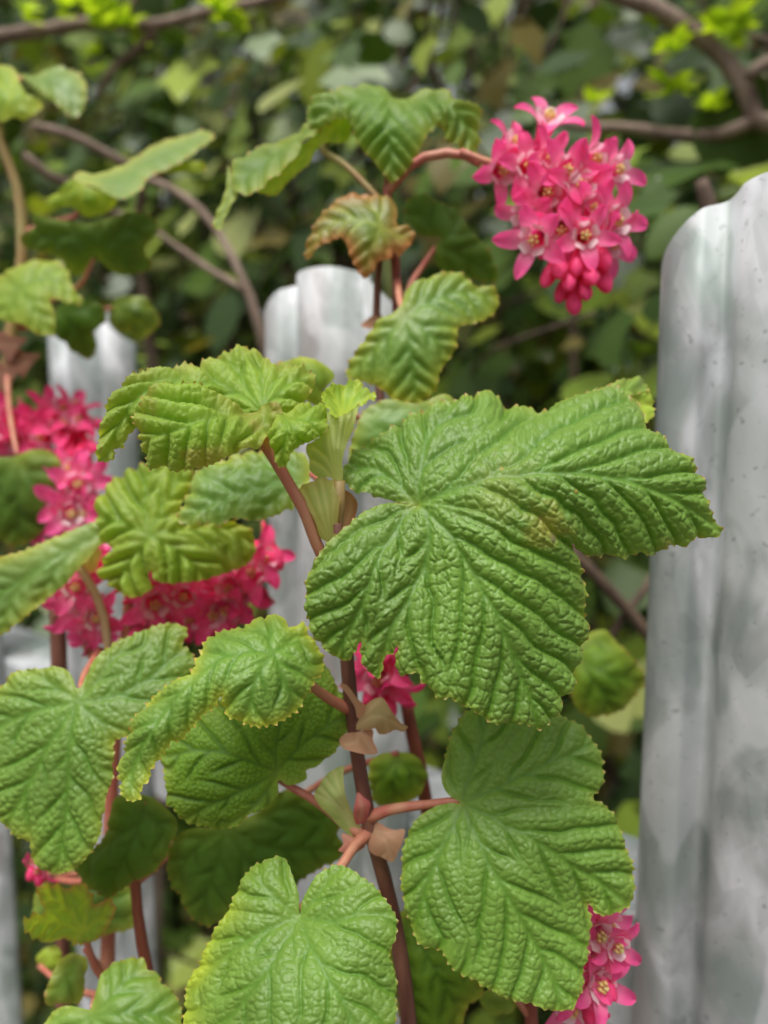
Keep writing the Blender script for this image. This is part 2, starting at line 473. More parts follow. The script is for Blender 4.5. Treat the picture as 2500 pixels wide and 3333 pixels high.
def patch(frame, outline, veins, depth, pal='main', h=8, sp=95, alpha=46, cell=30, amp=1.0, camp=1.0,
          teeth=9, tper=27, margin=(.42, .44, .05), mw=26, mstr=.6, tip=(.42, .18, .07), junction=None, flip=False, blotch=0, droop=14, smooth_notch=110, vein=.9, pleat=15, mside=None, tert=.25, spots=()):
    SEED[0] += 1; sd = SEED[0]
    fr = np.array(frame[:2], float); s = frame[2]
    tx = lambda q: fr + np.asarray(q, float)[:, :2] * s
    base = catmull(tx(outline), h, True)
    if teeth:
        dense = catmull(tx(outline), min(3.0, h * .6), True)
        d = np.roll(dense, -1, 0) - np.roll(dense, 1, 0)
        for _ in range(4): d = (np.roll(d, 1, 0) + d + np.roll(d, -1, 0)) / 3
        area = .5 * np.sum(dense[:, 0] * np.roll(dense[:, 1], -1) - np.roll(dense[:, 0], -1) * dense[:, 1])
        nn = np.c_[d[:, 1], -d[:, 0]] * (1 if area > 0 else -1)
        nn /= np.linalg.norm(nn, axis=1)[:, None] + 1e-9
        L = np.r_[0, np.cumsum(np.linalg.norm(np.diff(dense, axis=0), axis=1))]
        L = L + tper * .5 * (vnoise(L / (tper * 2.3), L * 0, sd) - .5)
        ph = L / tper; k = np.floor(ph); fr_ = ph - k
        am, sk = hash2(k, k * 0 + 3, sd)
        pk = .55 + .25 * (sk - .5)
        saw = np.where(fr_ < pk, (fr_ / pk) ** 1.4, ((1 - fr_) / (1 - pk)) ** 1.1)
        j = tx([junction or veins[0][0]])[0]
        far = np.clip((np.hypot(*(dense - j).T) - smooth_notch) / 80, 0, 1)
        off = teeth * (.55 + .75 * am) * (saw - .35) * far
        bnd = dense + nn * off[:, None]
        # thin out to about h*0.6
        keep = [0]
        for i in range(1, len(bnd)):
            if np.hypot(*(bnd[i] - bnd[keep[-1]])) >= h * .55: keep.append(i)
        bnd = bnd[keep]
    else:
        bnd = base
    lo, hi = bnd.min(0), bnd.max(0)
    xs = np.arange(lo[0], hi[0], h); ys = np.arange(lo[1], hi[1], h * .866)
    gx, gy = np.meshgrid(xs, ys); gx = gx + (np.arange(len(ys)) % 2)[:, None] * h / 2
    gp = np.c_[gx.ravel(), gy.ravel()] + RNG.uniform(-.12, .12, (gx.size, 2)) * h
    gp = gp[inside(gp, bnd)]
    coarse = bnd[::max(1, int(len(bnd) / 700))]
    dd = seg_dist(gp, bnd, True)[0] if len(bnd) < 900 else seg_dist(gp, coarse, True)[0]
    gp = gp[dd > .5 * h]
    allp = np.vstack([bnd, gp])
    c0 = allp.mean(0)
    r = delaunay_2d_cdt([Vector(q) for q in ((allp - c0) / 1000).tolist()], [], [list(range(len(bnd)))], 1, 1e-7, False)
    xy = np.array([tuple(q) for q in r[0]]) * 1000 + c0
    faces = np.array([f for f in r[2] if len(f) == 3], int)
    faces = faces[inside(xy[faces].mean(1), bnd)]
    # fields
    e = seg_dist(xy, base, True)[0]
    ins = inside(xy, base)
    vs = [catmull(tx(q), 25) for q in veins]
    D = []; A_ = []; S_ = []; LL = []
    for q in vs:
        a1, a2, a3, ln = seg_dist(xy, q); D.append(a1); A_.append(a2); S_.append(a3); LL.append(ln)
    D = np.array(D); A_ = np.array(A_); S_ = np.array(S_)
    idx = D.argmin(0); ar = np.arange(len(xy))
    t = D[idx, ar]; arc = A_[idx, ar]; sdn = S_[idx, ar]
    Ds = np.sort(D, axis=0); d2 = Ds[1] - Ds[0] if len(D) > 1 else np.full(len(xy), 1e3)
    al = np.radians(np.where(sdn > 0, alpha[1], alpha[0])) if isinstance(alpha, tuple) else np.full(len(xy), math.radians(alpha))
    ca = 1 / np.tan(al); sa = np.sin(al); spl = sp * .72 / sa if isinstance(alpha, tuple) else sp
    wig = (vnoise(xy[:, 0] / 70, xy[:, 1] / 70, sd + 1) - .5) * .28
    phase = (arc - t * ca * (1 - .10 * np.minimum(t / 300, 1))) / spl + .5 * (sdn > 0) + .37 * idx + wig
    fph = phase - np.round(phase)
    q = np.abs(fph) * spl * sa
    fade = np.clip(arc / 40, 0, 1) * np.clip(d2 / 40, .15, 1) 
    lenf = np.clip(t / (sp * .25), 0, 1)
    w1 = 11 + 7 * np.exp(-arc / 250); w2 = 0
    hgt = -1.0 * np.exp(-(t / w1) ** 2) * 10
    hgt += fade * lenf * (-8 * np.exp(-(q / 7) ** 2) + pleat * (np.clip(np.abs(fph) * 2, 0, 1) ** .75 - .6))
    # bullate cells laid out along the side veins
    nc = max(1.0, round(float(np.mean(spl * sa)) / cell))
    cu = (phase + sd * 3.1) * nc; cv = (arc * np.cos(al) + t * sa) / cell * .85 + idx * 5.7 + (sdn > 0) * 11
    cu = cu + (vnoise(xy[:, 0] / 22, xy[:, 1] / 22, sd + 2) - .5) * .35
    cv = cv + (vnoise(xy[:, 0] / 22, xy[:, 1] / 22, sd + 3) - .5) * .35
    f1, f2 = voronoi(cu, cv, sd)
    edge = np.clip((f2 - f1) / .46, 0, 1)
    big = .72 * (1 - (1 - edge) ** 2) + .28 * np.clip(1 - f1 * f1 * 1.6, 0, 1)
    f1b, f2b = voronoi(xy[:, 0] / (cell * .50), xy[:, 1] / (cell * .50), sd + 40)
    edb = np.clip((f2b - f1b) / .6, 0, 1); sml = 1 - (1 - edb) ** 2
    vary = .65 + .7 * vnoise(xy[:, 0] / 80, xy[:, 1] / 80, sd + 6)
    hgt += camp * vary * (9.0 * (big - .5) + 2.2 * (sml - .5)) * np.clip(t / 16, .2, 1) * np.clip(.25 + q / 18, 0, 1)
    hgt += camp * 3.0 * (vnoise(xy[:, 0] / 45, xy[:, 1] / 45, sd + 5) - .5)
    hgt -= droop * np.exp(-e / 22)
    hgt *= amp
    # depth and position
    ctrl = np.array([(fr[0] + x * s, fr[1] + y * s, z) for x, y, z in depth])
    if len(ctrl) >= 4: dz = tps(ctrl)(xy)
    elif len(ctrl) == 3:
        A3 = np.c_[np.ones(3), ctrl[:, :2]]; k3 = np.linalg.solve(A3, ctrl[:, 2]); dz = k3[0] + xy @ k3[1:]
    else: dz = np.full(len(xy), ctrl[0, 2])
    pos = P(xy[:, 0], xy[:, 1], dz)
    a_, b_, c_ = pos[faces[:, 0]], pos[faces[:, 1]], pos[faces[:, 2]]
    fn = np.cross(b_ - a_, c_ - a_)
    vn = np.zeros_like(pos)
    for k in range(3): np.add.at(vn, faces[:, k], fn)
    vn /= np.linalg.norm(vn, axis=1)[:, None] + 1e-15
    tocam = CAM - pos
    if np.sum(vn * tocam) < 0:
        vn = -vn; faces = faces[:, ::-1]
    sgn = -1 if flip else 1
    pos = pos + vn * (sgn * hgt * dz / F)[:, None]
    if flip: faces = faces[:, ::-1]
    # pigment; dark veins and cell lines also hold painted groove shade
    bc, vc = np.array(PAL[pal][0]), np.array(PAL[pal][1])
    col = np.tile(bc, (len(xy), 1))
    big_n = vnoise(xy[:, 0] / 210, xy[:, 1] / 210, sd + 7)
    col *= (.86 + .28 * big_n)[:, None]
    vf = vein * np.maximum(.8 * np.exp(-(t / 7) ** 2), .95 * fade * np.exp(-(q / 7.5) ** 2))
    vf = np.maximum(vf, vein * tert * (1 - np.clip((f2 - f1) / .22, 0, 1)) * camp)
    vf = np.clip(vf, 0, 1)[:, None]
    col = col * (1 - vf) + vc * vf
    if mstr:
        mk = mstr * np.exp(-e / mw) * (.35 + 1.1 * vnoise(xy[:, 0] / 90, xy[:, 1] / 90, sd + 8))
        if mside: mk = mk * np.interp(xy[:, 0], [fr[0] + mside[0] * s, fr[0] + mside[1] * s], [1, .12])
        mk = np.clip(mk, 0, 1)[:, None]
        col = col * (1 - mk) + np.array(margin) * mk
    if teeth and tip is not None:
        tk = np.clip(np.where(ins, -1, e) / (teeth * .35) - .25, 0, 1)[:, None] * .85
        col = col * (1 - tk) + np.array(tip) * tk
    if blotch:
        bk = np.clip((vnoise(xy[:, 0] / 55, xy[:, 1] / 55, sd + 11) - .62) * 4, 0, 1)[:, None] * blotch
        col = col * (1 - bk) + np.array((.40, .24, .10)) * bk
    for (sx_, sy_, sr_, sc_, sf_) in spots:
        c2 = fr + np.array((sx_, sy_)) * s
        rr_ = np.hypot(*(xy - c2).T) / (sr_ * s) * (.6 + .8 * vnoise(xy[:, 0] / 24, xy[:, 1] / 24, sd + 13))
        k2 = (np.clip(1.3 - rr_, 0, 1) * sf_)[:, None]
        col = col * (1 - k2) + np.array(sc_) * k2
    return pos, faces, np.clip(col, 0, 1)

def leaf(parent, base, patches, mat=None, name='leaf', petiole=None, pmat=None, label=None):
    vs, fs, cs, n = [], [], [], 0
    for p in patches:
        v, f, c = patch(**p); vs.append(v); fs.append(f + n); cs.append(c); n += len(v)
    o = mesh_obj(name, np.vstack(vs), np.vstack(fs), mat or M_LEAF, parent, base, np.vstack(cs))
    if label: o['label'] = label
    if petiole is not None:
        path, rad = petiole
        path = np.array(path, float); path[0] += FWD * .0022
        if len(path) > 2: path[1] += FWD * .0008
        v, f = tube(path, rad, 8, .002, .08)
        mesh_obj('petiole', v, f, pmat or M_PET, o, base)
    return o

def stem(parent, base, pts, rad, mat, name='stem', sides=10, step=.006, wob=.1):
    v, f = tube(pts, rad, sides, step, wob)
    return mesh_obj(name, v, f, mat, parent, base)

def down(pt, base, k=3):
    """extra path points from a world point down to the foot of the plant"""
    pt = np.asarray(pt, float); b = np.asarray(base, float)
    out = []
    for i in range(1, k + 1):
        t = i / k
        out.append(pt * (1 - t) + b * t + np.array([.01 * math.sin(3 * t), .008 * math.sin(5 * t), 0]) * (1 - t))
    out[-1] = b - np.array([0, 0, .02])
    return np.array(out)

# ------------------------------------------------------------------ flowers
PINK = np.array((.98, .125, .370)); DEEP = np.array((.88, .045, .16)); BLUSH = np.array((.95, .46, .58)); WHITE = np.array((.93, .78, .80))
def flower_mesh(name, seed, openness=1.0, tint=1.0):
    rg = np.random.default_rng(seed)
    vs, fs, cs = [], [], []
    n = 0
    def add(v, f, c):
        nonlocal n
        vs.append(np.array(v)); cs.append(np.broadcast_to(c, (len(v), 3)) if np.ndim(c) == 1 else np.array(c)); fs.extend([tuple(i + n for i in q) for q in f]); n += len(v)
    # tube and ovary
    prof = [(-.0105, .0004), (-.0085, .0005), (-.0075, .0011), (-.0062, .0013), (-.005, .00115), (-.002, .0015), (0, .0019)]
    v, f, c = [], [], []
    for z, r in prof:
        for k in range(10):
            an = 2 * math.pi * k / 10; v.append((r * math.cos(an), r * math.sin(an), z))
            c.append(DEEP * .8 if z < -.007 else (PINK * .6 + DEEP * .4 if z < -.003 else PINK))
    for j in range(len(prof) - 1):
        for k in range(10): f.append((j * 10 + k, j * 10 + (k + 1) % 10, (j + 1) * 10 + (k + 1) % 10, (j + 1) * 10 + k))
    add(v, f, c)
    # five spreading sepals
    for k in range(5):
        an = 2 * math.pi * k / 5 + rg.uniform(-.12, .12)
        L = .0068 * rg.uniform(.85, 1.12); wd = .0017 * rg.uniform(.9, 1.15); op = openness * rg.uniform(.8, 1.15)
        er, et = np.array((math.cos(an), math.sin(an), 0)), np.array((-math.sin(an), math.cos(an), 0))
        v, c = [], []
        N = 7
        r, z = .0017, 0.0
        for i in range(N):
            t = i / (N - 1)
            th = 1.35 - op * 1.55 * t - .15          # from upright to reflexed
            if i: r += L / (N - 1) * math.cos(th); z += L / (N - 1) * math.sin(th)
            wv = wd * (math.sin(math.pi * (.20 + .74 * t)) ** .7) * (1 if i < N - 1 else .25)
            for q in (-1, -.5, 0, .5, 1):
                p = er * r + et * wv * q + np.array((0, 0, z + .0006 * (q * q) ))
                v.append(p)
                c.append((BLUSH * max(0, .85 - 1.3 * t) + PINK * (1 - max(0, .85 - 1.3 * t))) * (1 - .12 * abs(q)) * (.9 + .2 * rg.random()))
        f = [(i * 5 + j, i * 5 + j + 1, (i + 1) * 5 + j + 1, (i + 1) * 5 + j) for i in range(N - 1) for j in range(4)]
        add(v, f, c)
    # five small upright pale petals
    for k in range(5):
        an = 2 * math.pi * (k + .5) / 5
        er, et = np.array((math.cos(an), math.sin(an), 0)), np.array((-math.sin(an), math.cos(an), 0))
        v, c = [], []
        for i in range(4):
            t = i / 3
            for q in (-1, 0, 1):
                v.append(er * (.0015 + .0014 * t * t) + et * (.0014 * q * (.5 + .7 * t) * (1 if i < 3 else .6)) + np.array((0, 0, .0030 * t - .0004 + .0002 * (1 - abs(q)))))
                c.append(WHITE if t > .3 else BLUSH)
        add(v, [(i * 3 + j, i * 3 + j + 1, (i + 1) * 3 + j + 1, (i + 1) * 3 + j) for i in range(3) for j in range(2)], c)
    # anthers and the paired style
    for k in range(6):
        an = 2 * math.pi * k / 5 + .2; r = .0008 if k < 5 else 0
        cx, cy, cz = r * math.cos(an), r * math.sin(an), .0026 if k < 5 else .0033
        v = [(cx + .00045 * a_, cy + .00045 * b_, cz + .0006 * c_) for a_, b_, c_ in ((1, 0, 0), (0, 1, 0), (-1, 0, 0), (0, -1, 0), (0, 0, 1), (0, 0, -3))]
        add(v, [(0, 1, 4), (1, 2, 4), (2, 3, 4), (3, 0, 4), (1, 0, 5), (2, 1, 5), (3, 2, 5), (0, 3, 5)], np.array((.90, .74, .30)) if k < 5 else np.array((.80, .76, .35)))
    me = bpy.data.meshes.new(name)
    me.from_pydata(np.vstack(vs).tolist(), [], fs); me.materials.append(M_PETAL)
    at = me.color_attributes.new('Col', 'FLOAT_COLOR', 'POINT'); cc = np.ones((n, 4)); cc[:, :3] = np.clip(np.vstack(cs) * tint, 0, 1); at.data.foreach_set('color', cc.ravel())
    me.polygons.foreach_set('use_smooth', np.ones(len(me.polygons), bool)); me.update()
    return me

def bud_mesh(name, seed, col=DEEP):
    rg = np.random.default_rng(seed)
    prof = [(-.008, .0004), (-.0045, .0006), (-.0035, .0012), (-.002, .0013), (-.001, .0012), (.001, .0019), (.0030, .0021), (.0046, .0017), (.0057, .0010), (.0063, .0001)]
    v, f, c = [], [], []
    for z, r in prof:
        for k in range(10):
            an = 2 * math.pi * k / 10; rr = r * (1 + .07 * math.cos(5 * an)); v.append((rr * math.cos(an), rr * math.sin(an), z))
            c.append((col if z < 0 else PINK * .45 + col * .55) * (.85 + .3 * rg.random()))
    for j in range(len(prof) - 1):
        for k in range(10): f.append((j * 10 + k, j * 10 + (k + 1) % 10, (j + 1) * 10 + (k + 1) % 10, (j + 1) * 10 + k))
    me = bpy.data.meshes.new(name); me.from_pydata(v, [], f); me.materials.append(M_PETAL)
    at = me.color_attributes.new('Col', 'FLOAT_COLOR', 'POINT'); cc = np.ones((len(v), 4)); cc[:, :3] = np.clip(c, 0, 1); at.data.foreach_set('color', cc.ravel())
    me.polygons.foreach_set('use_smooth', np.ones(len(me.polygons), bool)); me.update()
    return me
FLOW = [flower_mesh('flower', i, o_) for i, o_ in enumerate((1.0, .85, 1.15, .7, 1.0))]
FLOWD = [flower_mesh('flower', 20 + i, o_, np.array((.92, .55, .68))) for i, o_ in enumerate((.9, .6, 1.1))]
BUDS = [bud_mesh('flower_bud', i) for i in range(3)]

def raceme(parent, base, rachis, blooms, buds, toward=.6, dark=False, scale=1.0, label=None):
    """rachis: world path; blooms/buds: world positions"""
    v, f = tube(rachis, np.linspace(.0011, .0006, len(rachis)), 7, .003)
    r = mesh_obj('flower_cluster', v, f, M_PET, parent, base)
    if label: r['label'] = label
    rp = catmull(rachis, .001)
    for kind, lst in (('flower', blooms), ('flower_bud', buds)):
        for i, p in enumerate(lst):
            p = np.asarray(p, float)
            k = np.argmin(np.linalg.norm(rp - (p + np.array((0, 0, .004))), axis=1))
            ax = p - rp[k]
            dist = np.linalg.norm(ax); ax = ax / (dist + 1e-9)
            tc = CAM - p; tc /= np.linalg.norm(tc)
            if kind == 'flower':
                dirv = ax * 1.0 + tc * toward * RNG.uniform(.6, 1.4) + RNG.normal(0, .28, 3)
                me = (FLOWD if dark else FLOW)[RNG.integers(0, 3 if dark else 5)]
            else:
                dirv = ax * .8 + np.array((0, 0, -.9)) + tc * .2 + RNG.normal(0, .15, 3); me = BUDS[i % 3]
            dirv /= np.linalg.norm(dirv)
            o = bpy.data.objects.new(kind, me); COL.objects.link(o); o.parent = r
            o.location = p - np.asarray(base)
            q = Vector(dirv).to_track_quat('Z', 'Y').to_matrix() @ Matrix.Rotation(RNG.uniform(0, 6.28), 3, 'Z')
            o.rotation_euler = q.to_euler()
            sc_ = scale * RNG.uniform(.88, 1.12) * (.82 if kind == 'flower_bud' else 1); o.scale = (sc_, sc_, sc_)
            # stalk to the rachis where the flower's own stalk ends short
            tail = p - dirv * .0085 * sc_
            if np.linalg.norm(tail - rp[k]) > .002:
                v2, f2 = tube([tail, (tail + rp[k]) / 2 + np.array((0, 0, .0006)), rp[k]], .00045, 5, .002)
                mesh_obj('flower_stalk', v2, f2, M_PET, r, base)
    return r

# ------------------------------------------------------------------ currant shoot in front (the sharp one)
B1 = (.004, .178, 0)
sh1 = empty('currant_shoot', B1, label='flowering currant shoot with the largest crinkled bright green leaves, rising in front of the fence', cat='shrub', group='flowering currant shoots')
spine = W3(V, [(728, 1130, .166), (735, 1230, .171), (742, 1330, .173), (752, 1450, .174), (765, 1580, .176), (783, 1700, .177), (800, 1790, .178), (828, 1890, .180), (850, 1980, .182), (872, 2110, .184), (885, 2230, .186)])
stem(sh1, B1, np.vstack([spine, down(spine[-1], B1)]), np.r_[np.linspace(.0010, .0016, 4), np.linspace(.0016, .0020, 7), .003, .004, .005], M_STEM)

# big leaf
leaf(sh1, B1, [dict(frame=C4, h=4.6, sp=150, alpha=31, cell=30, teeth=8, tper=38, mstr=.3, mw=14, amp=1.0, pleat=21, camp=1.0, spots=[(860, 680, 75, (.34, .33, .06), .75), (700, 560, 120, (.24, .30, .06), .5), (885, 720, 16, (.25, .17, .12), .8), (845, 650, 10, (.3, .2, .1), .8), (700, 465, 6, (.5, .35, .1), .9), (968, 552, 6, (.55, .33, .08), .9), (730, 512, 4, (.02, .03, .01), .9), (1300, 750, 30, (.36, .30, .08), .5)],
  outline=[(392, 596), (340, 586), (270, 566), (200, 549), (150, 530), (125, 500), (122, 470), (135, 440), (160, 410), (200, 380), (260, 340), (330, 295), (400, 255), (470, 226), (540, 205), (600, 190), (640, 183), (680, 190), (705, 210), (735, 236), (790, 237), (825, 250), (860, 236), (920, 210), (985, 195), (1050, 180), (1110, 172), (1160, 190), (1190, 225), (1225, 290), (1240, 320), (1290, 350), (1340, 400), (1390, 430), (1415, 470), (1440, 510), (1448, 560), (1455, 610), (1475, 650), (1510, 700), (1450, 722), (1400, 722), (1365, 755), (1310, 750), (1262, 786), (1200, 778), (1165, 798), (1110, 786), (1060, 788), (1000, 780), (965, 745), (985, 800), (1000, 850), (1010, 910), (1006, 960), (1018, 1010), (1020, 1060), (1002, 1110), (995, 1160), (975, 1195), (972, 1240), (955, 1275), (930, 1300), (922, 1335), (885, 1380), (845, 1412), (800, 1396), (735, 1388), (680, 1392), (640, 1372), (605, 1345), (555, 1325), (510, 1295), (480, 1305), (445, 1268), (410, 1240), (395, 1208), (330, 1216), (314, 1165), (328, 1105), (300, 1140), (275, 1150), (265, 1200), (250, 1228), (215, 1200), (192, 1160), (187, 1102), (170, 1130), (140, 1166), (95, 1150), (60, 1122), (30, 1090), (8, 1050), (-6, 1000), (-12, 950), (-10, 900), (-2, 850), (15, 805), (40, 770), (80, 720), (130, 680), (190, 630), (250, 597), (300, 584), (350, 590)],
  veins=[[(395, 592), (450, 640), (485, 675), (545, 760), (610, 870), (690, 1010), (750, 1160), (800, 1280), (842, 1412)],
         [(395, 590), (520, 545), (640, 503), (780, 487), (960, 482), (1100, 500), (1250, 545), (1380, 610), (1505, 700)],
         [(397, 588), (403, 480), (420, 400), (455, 320), (540, 215)], [(392, 588), (330, 530), (250, 470), (135, 470)],
         [(392, 596), (330, 660), (300, 720), (250, 800), (220, 900), (150, 1050), (95, 1148)], [(420, 612), (440, 700), (425, 800), (370, 930), (300, 1050), (250, 1225)]],
  depth=[(395, 595, .1600), (545, 760, .1535), (690, 1010, .1495), (842, 1412, .1500), (330, 1150, .1515), (1010, 950, .1560), (965, 745, .1545), (640, 503, .1560), (960, 480, .1535), (1250, 545, .1545), (1505, 700, .1600), (1240, 780, .1575), (1000, 200, .1740), (800, 245, .1770), (640, 190, .1780), (130, 470, .1690), (400, 260, .1750), (420, 430, .1640), (1160, 190, .1740), (1400, 440, .1590), (100, 700, .1590), (-5, 950, .1545), (95, 1140, .1550), (240, 850, .1530), (430, 850, .1555), (870, 340, .1610)]),
  # turned-under far lobe at the upper right
  dict(frame=C4, h=7, sp=70, cell=26, teeth=7, tper=24, pal='main', amp=.7, veins=[[(1000, 260), (1100, 190), (1235, 170)]], junction=(900, 300), mstr=.3,
   outline=[(985, 210), (1050, 175), (1120, 150), (1190, 133), (1225, 148), (1238, 178), (1190, 195), (1165, 205), (1195, 230), (1120, 260), (1020, 250)],
   depth=[(1000, 240, .176), (1120, 155, .181), (1235, 178, .184), (1165, 205, .178), (1120, 255, .177)]),
  dict(frame=C4, h=7, sp=60, cell=26, teeth=10, tper=24, pal='lime', amp=.5, veins=[[(1150, 190), (1200, 230), (1240, 300)]], junction=(1050, 190), mstr=.5,
   outline=[(1150, 195), (1235, 180), (1240, 205), (1255, 240), (1245, 285), (1225, 300), (1200, 280), (1170, 240)],
   depth=[(1150, 195, .1815), (1240, 180, .1845), (1255, 240, .1835), (1225, 300, .1800)])],
  petiole=(np.vstack([W3(C4, [(396, 594, .1608), (400, 640, .166), (360, 760, .171), (250, 900, .1745), (190, 1010, .1745)])]), (.0011, .0011, .0012, .0013, .0014)))

# lower right leaf
leaf(sh1, B1, [dict(frame=C6, h=5, sp=130, alpha=35, cell=24, teeth=8, tper=32, mstr=.3, mw=14, amp=.75, pleat=20, camp=.9,
  outline=[(548, 455), (505, 425), (485, 390), (482, 350), (490, 310), (500, 260), (515, 220), (530, 180), (570, 130), (640, 100), (730, 90), (820, 105), (900, 135), (960, 160), (1000, 185), (1030, 225), (1055, 270), (1072, 310), (1072, 360), (1060, 410), (1030, 440), (1065, 458), (1100, 490), (1130, 540), (1142, 590), (1158, 630), (1172, 665), (1180, 740), (1176, 800), (1165, 832), (1130, 848), (1100, 863), (1050, 860), (1015, 822), (1027, 870), (1030, 905), (1020, 950), (1015, 1005), (1002, 1045), (1000, 1100), (985, 1150), (965, 1195), (915, 1210), (860, 1203), (800, 1182), (745, 1172), (690, 1152), (640, 1125), (600, 1095), (545, 1078), (510, 1040), (485, 998), (440, 985), (400, 965), (380, 930), (365, 880), (350, 840), (340, 790), (335, 720), (340, 650), (347, 600), (362, 560), (388, 520), (425, 488), (465, 466), (515, 456)],
  veins=[[(560, 462), (620, 600), (680, 720), (740, 820), (820, 960), (890, 1100), (920, 1208)], [(562, 458), (700, 530), (820, 592), (950, 680), (1080, 760), (1160, 832)],
         [(562, 452), (650, 418), (750, 370), (860, 320), (1040, 240)], [(556, 450), (575, 380), (610, 290), (650, 120)], [(555, 462), (510, 570), (440, 720), (400, 850), (385, 930)]],
  depth=[(558, 456, .1690), (740, 820, .1590), (920, 1208, .1560), (1160, 832, .1640), (1030, 440, .1680), (1060, 300, .1720), (730, 95, .1740), (530, 180, .1750), (485, 370, .1725), (340, 720, .1660), (440, 985, .1610), (660, 640, .1620), (760, 500, .1640), (870, 620, .1620), (650, 420, .1680), (700, 320, .1690), (1015, 830, .1640), (500, 600, .1655)])],
  petiole=(W3(C8, [(1810, 1560, .1692), (1640, 1550, .1705), (1440, 1562, .1725), (1200, 1590, .1745), (1000, 1625, .176), (830, 1690, .1775)]), (.0008, .0009, .0010, .0011, .0013, .0016)))

# bottom leaf
leaf(sh1, B1, [dict(frame=C7, h=5, sp=150, alpha=36, cell=26, teeth=7, tper=30, mstr=1.15, mw=62, mside=(830, 1120), margin=(.36, .46, .035), amp=.8, camp=.9,
  outline=[(1240, 606), (1237, 520), (1212, 440), (1190, 385), (1172, 362), (1130, 370), (1080, 382), (1040, 405), (1005, 450), (970, 520), (950, 570), (915, 630), (880, 680), (850, 740), (830, 790), (800, 835), (780, 880), (763, 930), (756, 990), (755, 1063), (765, 1150), (800, 1300), (900, 1420), (1050, 1500), (1250, 1520), (1450, 1450), (1580, 1300), (1625, 1180), (1640, 1080), (1650, 1000), (1647, 950), (1652, 900), (1640, 840), (1622, 780), (1650, 690), (1648, 615), (1620, 570), (1592, 530), (1545, 480), (1500, 448), (1440, 410), (1390, 397), (1340, 420), (1300, 460), (1270, 510), (1248, 560)],
  veins=[[(1238, 622), (1290, 740), (1350, 850), (1440, 1000), (1520, 1200), (1550, 1340)], [(1225, 620), (1100, 675), (1000, 730), (860, 840), (772, 950)], [(1240, 622), (1400, 630), (1520, 605), (1645, 600)],
         [(1240, 612), (1330, 510), (1400, 415)], [(1222, 612), (1140, 530), (1070, 470), (1030, 420)], [(1230, 630), (1130, 800), (1020, 950), (900, 1110), (840, 1300)]],
  depth=[(1238, 615, .1570), (1350, 850, .1470), (1520, 1200, .1400), (1650, 900, .1480), (1645, 600, .1530), (1400, 410, .1600), (1172, 362, .1650), (1020, 430, .1630), (860, 720, .1600), (757, 1000, .1560), (800, 1300, .1470), (1250, 1510, .1370), (1000, 730, .1560), (1100, 900, .1480), (1140, 530, .1590), (1500, 720, .1495)])],
  petiole=(W3(C7, [(1240, 610, .1578), (1290, 560, .162), (1370, 470, .167), (1430, 390, .171), (1475, 320, .1745), (1540, 262, .178)]), (.0009, .0009, .0010, .0011, .0012, .0015)))

# curled leaf with yellow toothed margin
leaf(sh1, B1, [dict(frame=C5, h=5, sp=100, alpha=36, cell=20, teeth=10, tper=27, mstr=1.0, mw=18, amp=.75, camp=.9, margin=(.42, .47, .05), tip=(.48, .16, .07), droop=20,
  outline=[(848, 432), (868, 390), (892, 350), (940, 325), (1010, 315), (1080, 280), (1140, 258), (1195, 255), (1235, 275), (1255, 310), (1280, 305), (1310, 290), (1335, 330), (1380, 400), (1408, 460), (1398, 510), (1370, 550), (1342, 600), (1320, 640), (1290, 685), (1245, 715), (1210, 733), (1170, 748), (1125, 752), (1070, 748), (1025, 725), (980, 712), (960, 670), (950, 622), (932, 665), (900, 688), (868, 710), (845, 745), (815, 775), (785, 810), (735, 832), (708, 868), (680, 900), (645, 945), (630, 985), (605, 1020), (588, 1065), (550, 1068), (525, 1055), (510, 1010), (500, 950), (502, 900), (520, 850), (540, 780), (570, 700), (620, 640), (680, 590), (760, 530), (822, 488)],
  veins=[[(1180, 425), (1050, 420), (900, 480), (770, 600), (660, 750), (580, 900), (545, 1065)], [(1180, 430), (1110, 540), (1080, 650), (1070, 748)], [(1185, 430), (1220, 520), (1260, 610), (1290, 680)], [(1178, 420), (1150, 350), (1075, 290)], [(1188, 420), (1290, 380), (1370, 420)]],
  depth=[(1180, 425, .1580), (1050, 420, .1570), (900, 480, .1560), (770, 600, .1535), (640, 760, .1515), (545, 1065, .1500), (510, 900, .1545), (620, 640, .1590), (860, 400, .1640), (1140, 262, .1670), (1300, 300, .1660), (1400, 470, .1620), (1290, 690, .1570), (1100, 750, .1520), (1000, 600, .1525), (960, 670, .1530), (750, 825, .1525), (1110, 560, .1530)])],
  petiole=(W3(C5, [(1181, 424, .1588), (1230, 470, .164), (1330, 560, .169), (1440, 640, .173), (1520, 680, .1755)]), (.0009, .0010, .0011, .0012, .0015)))

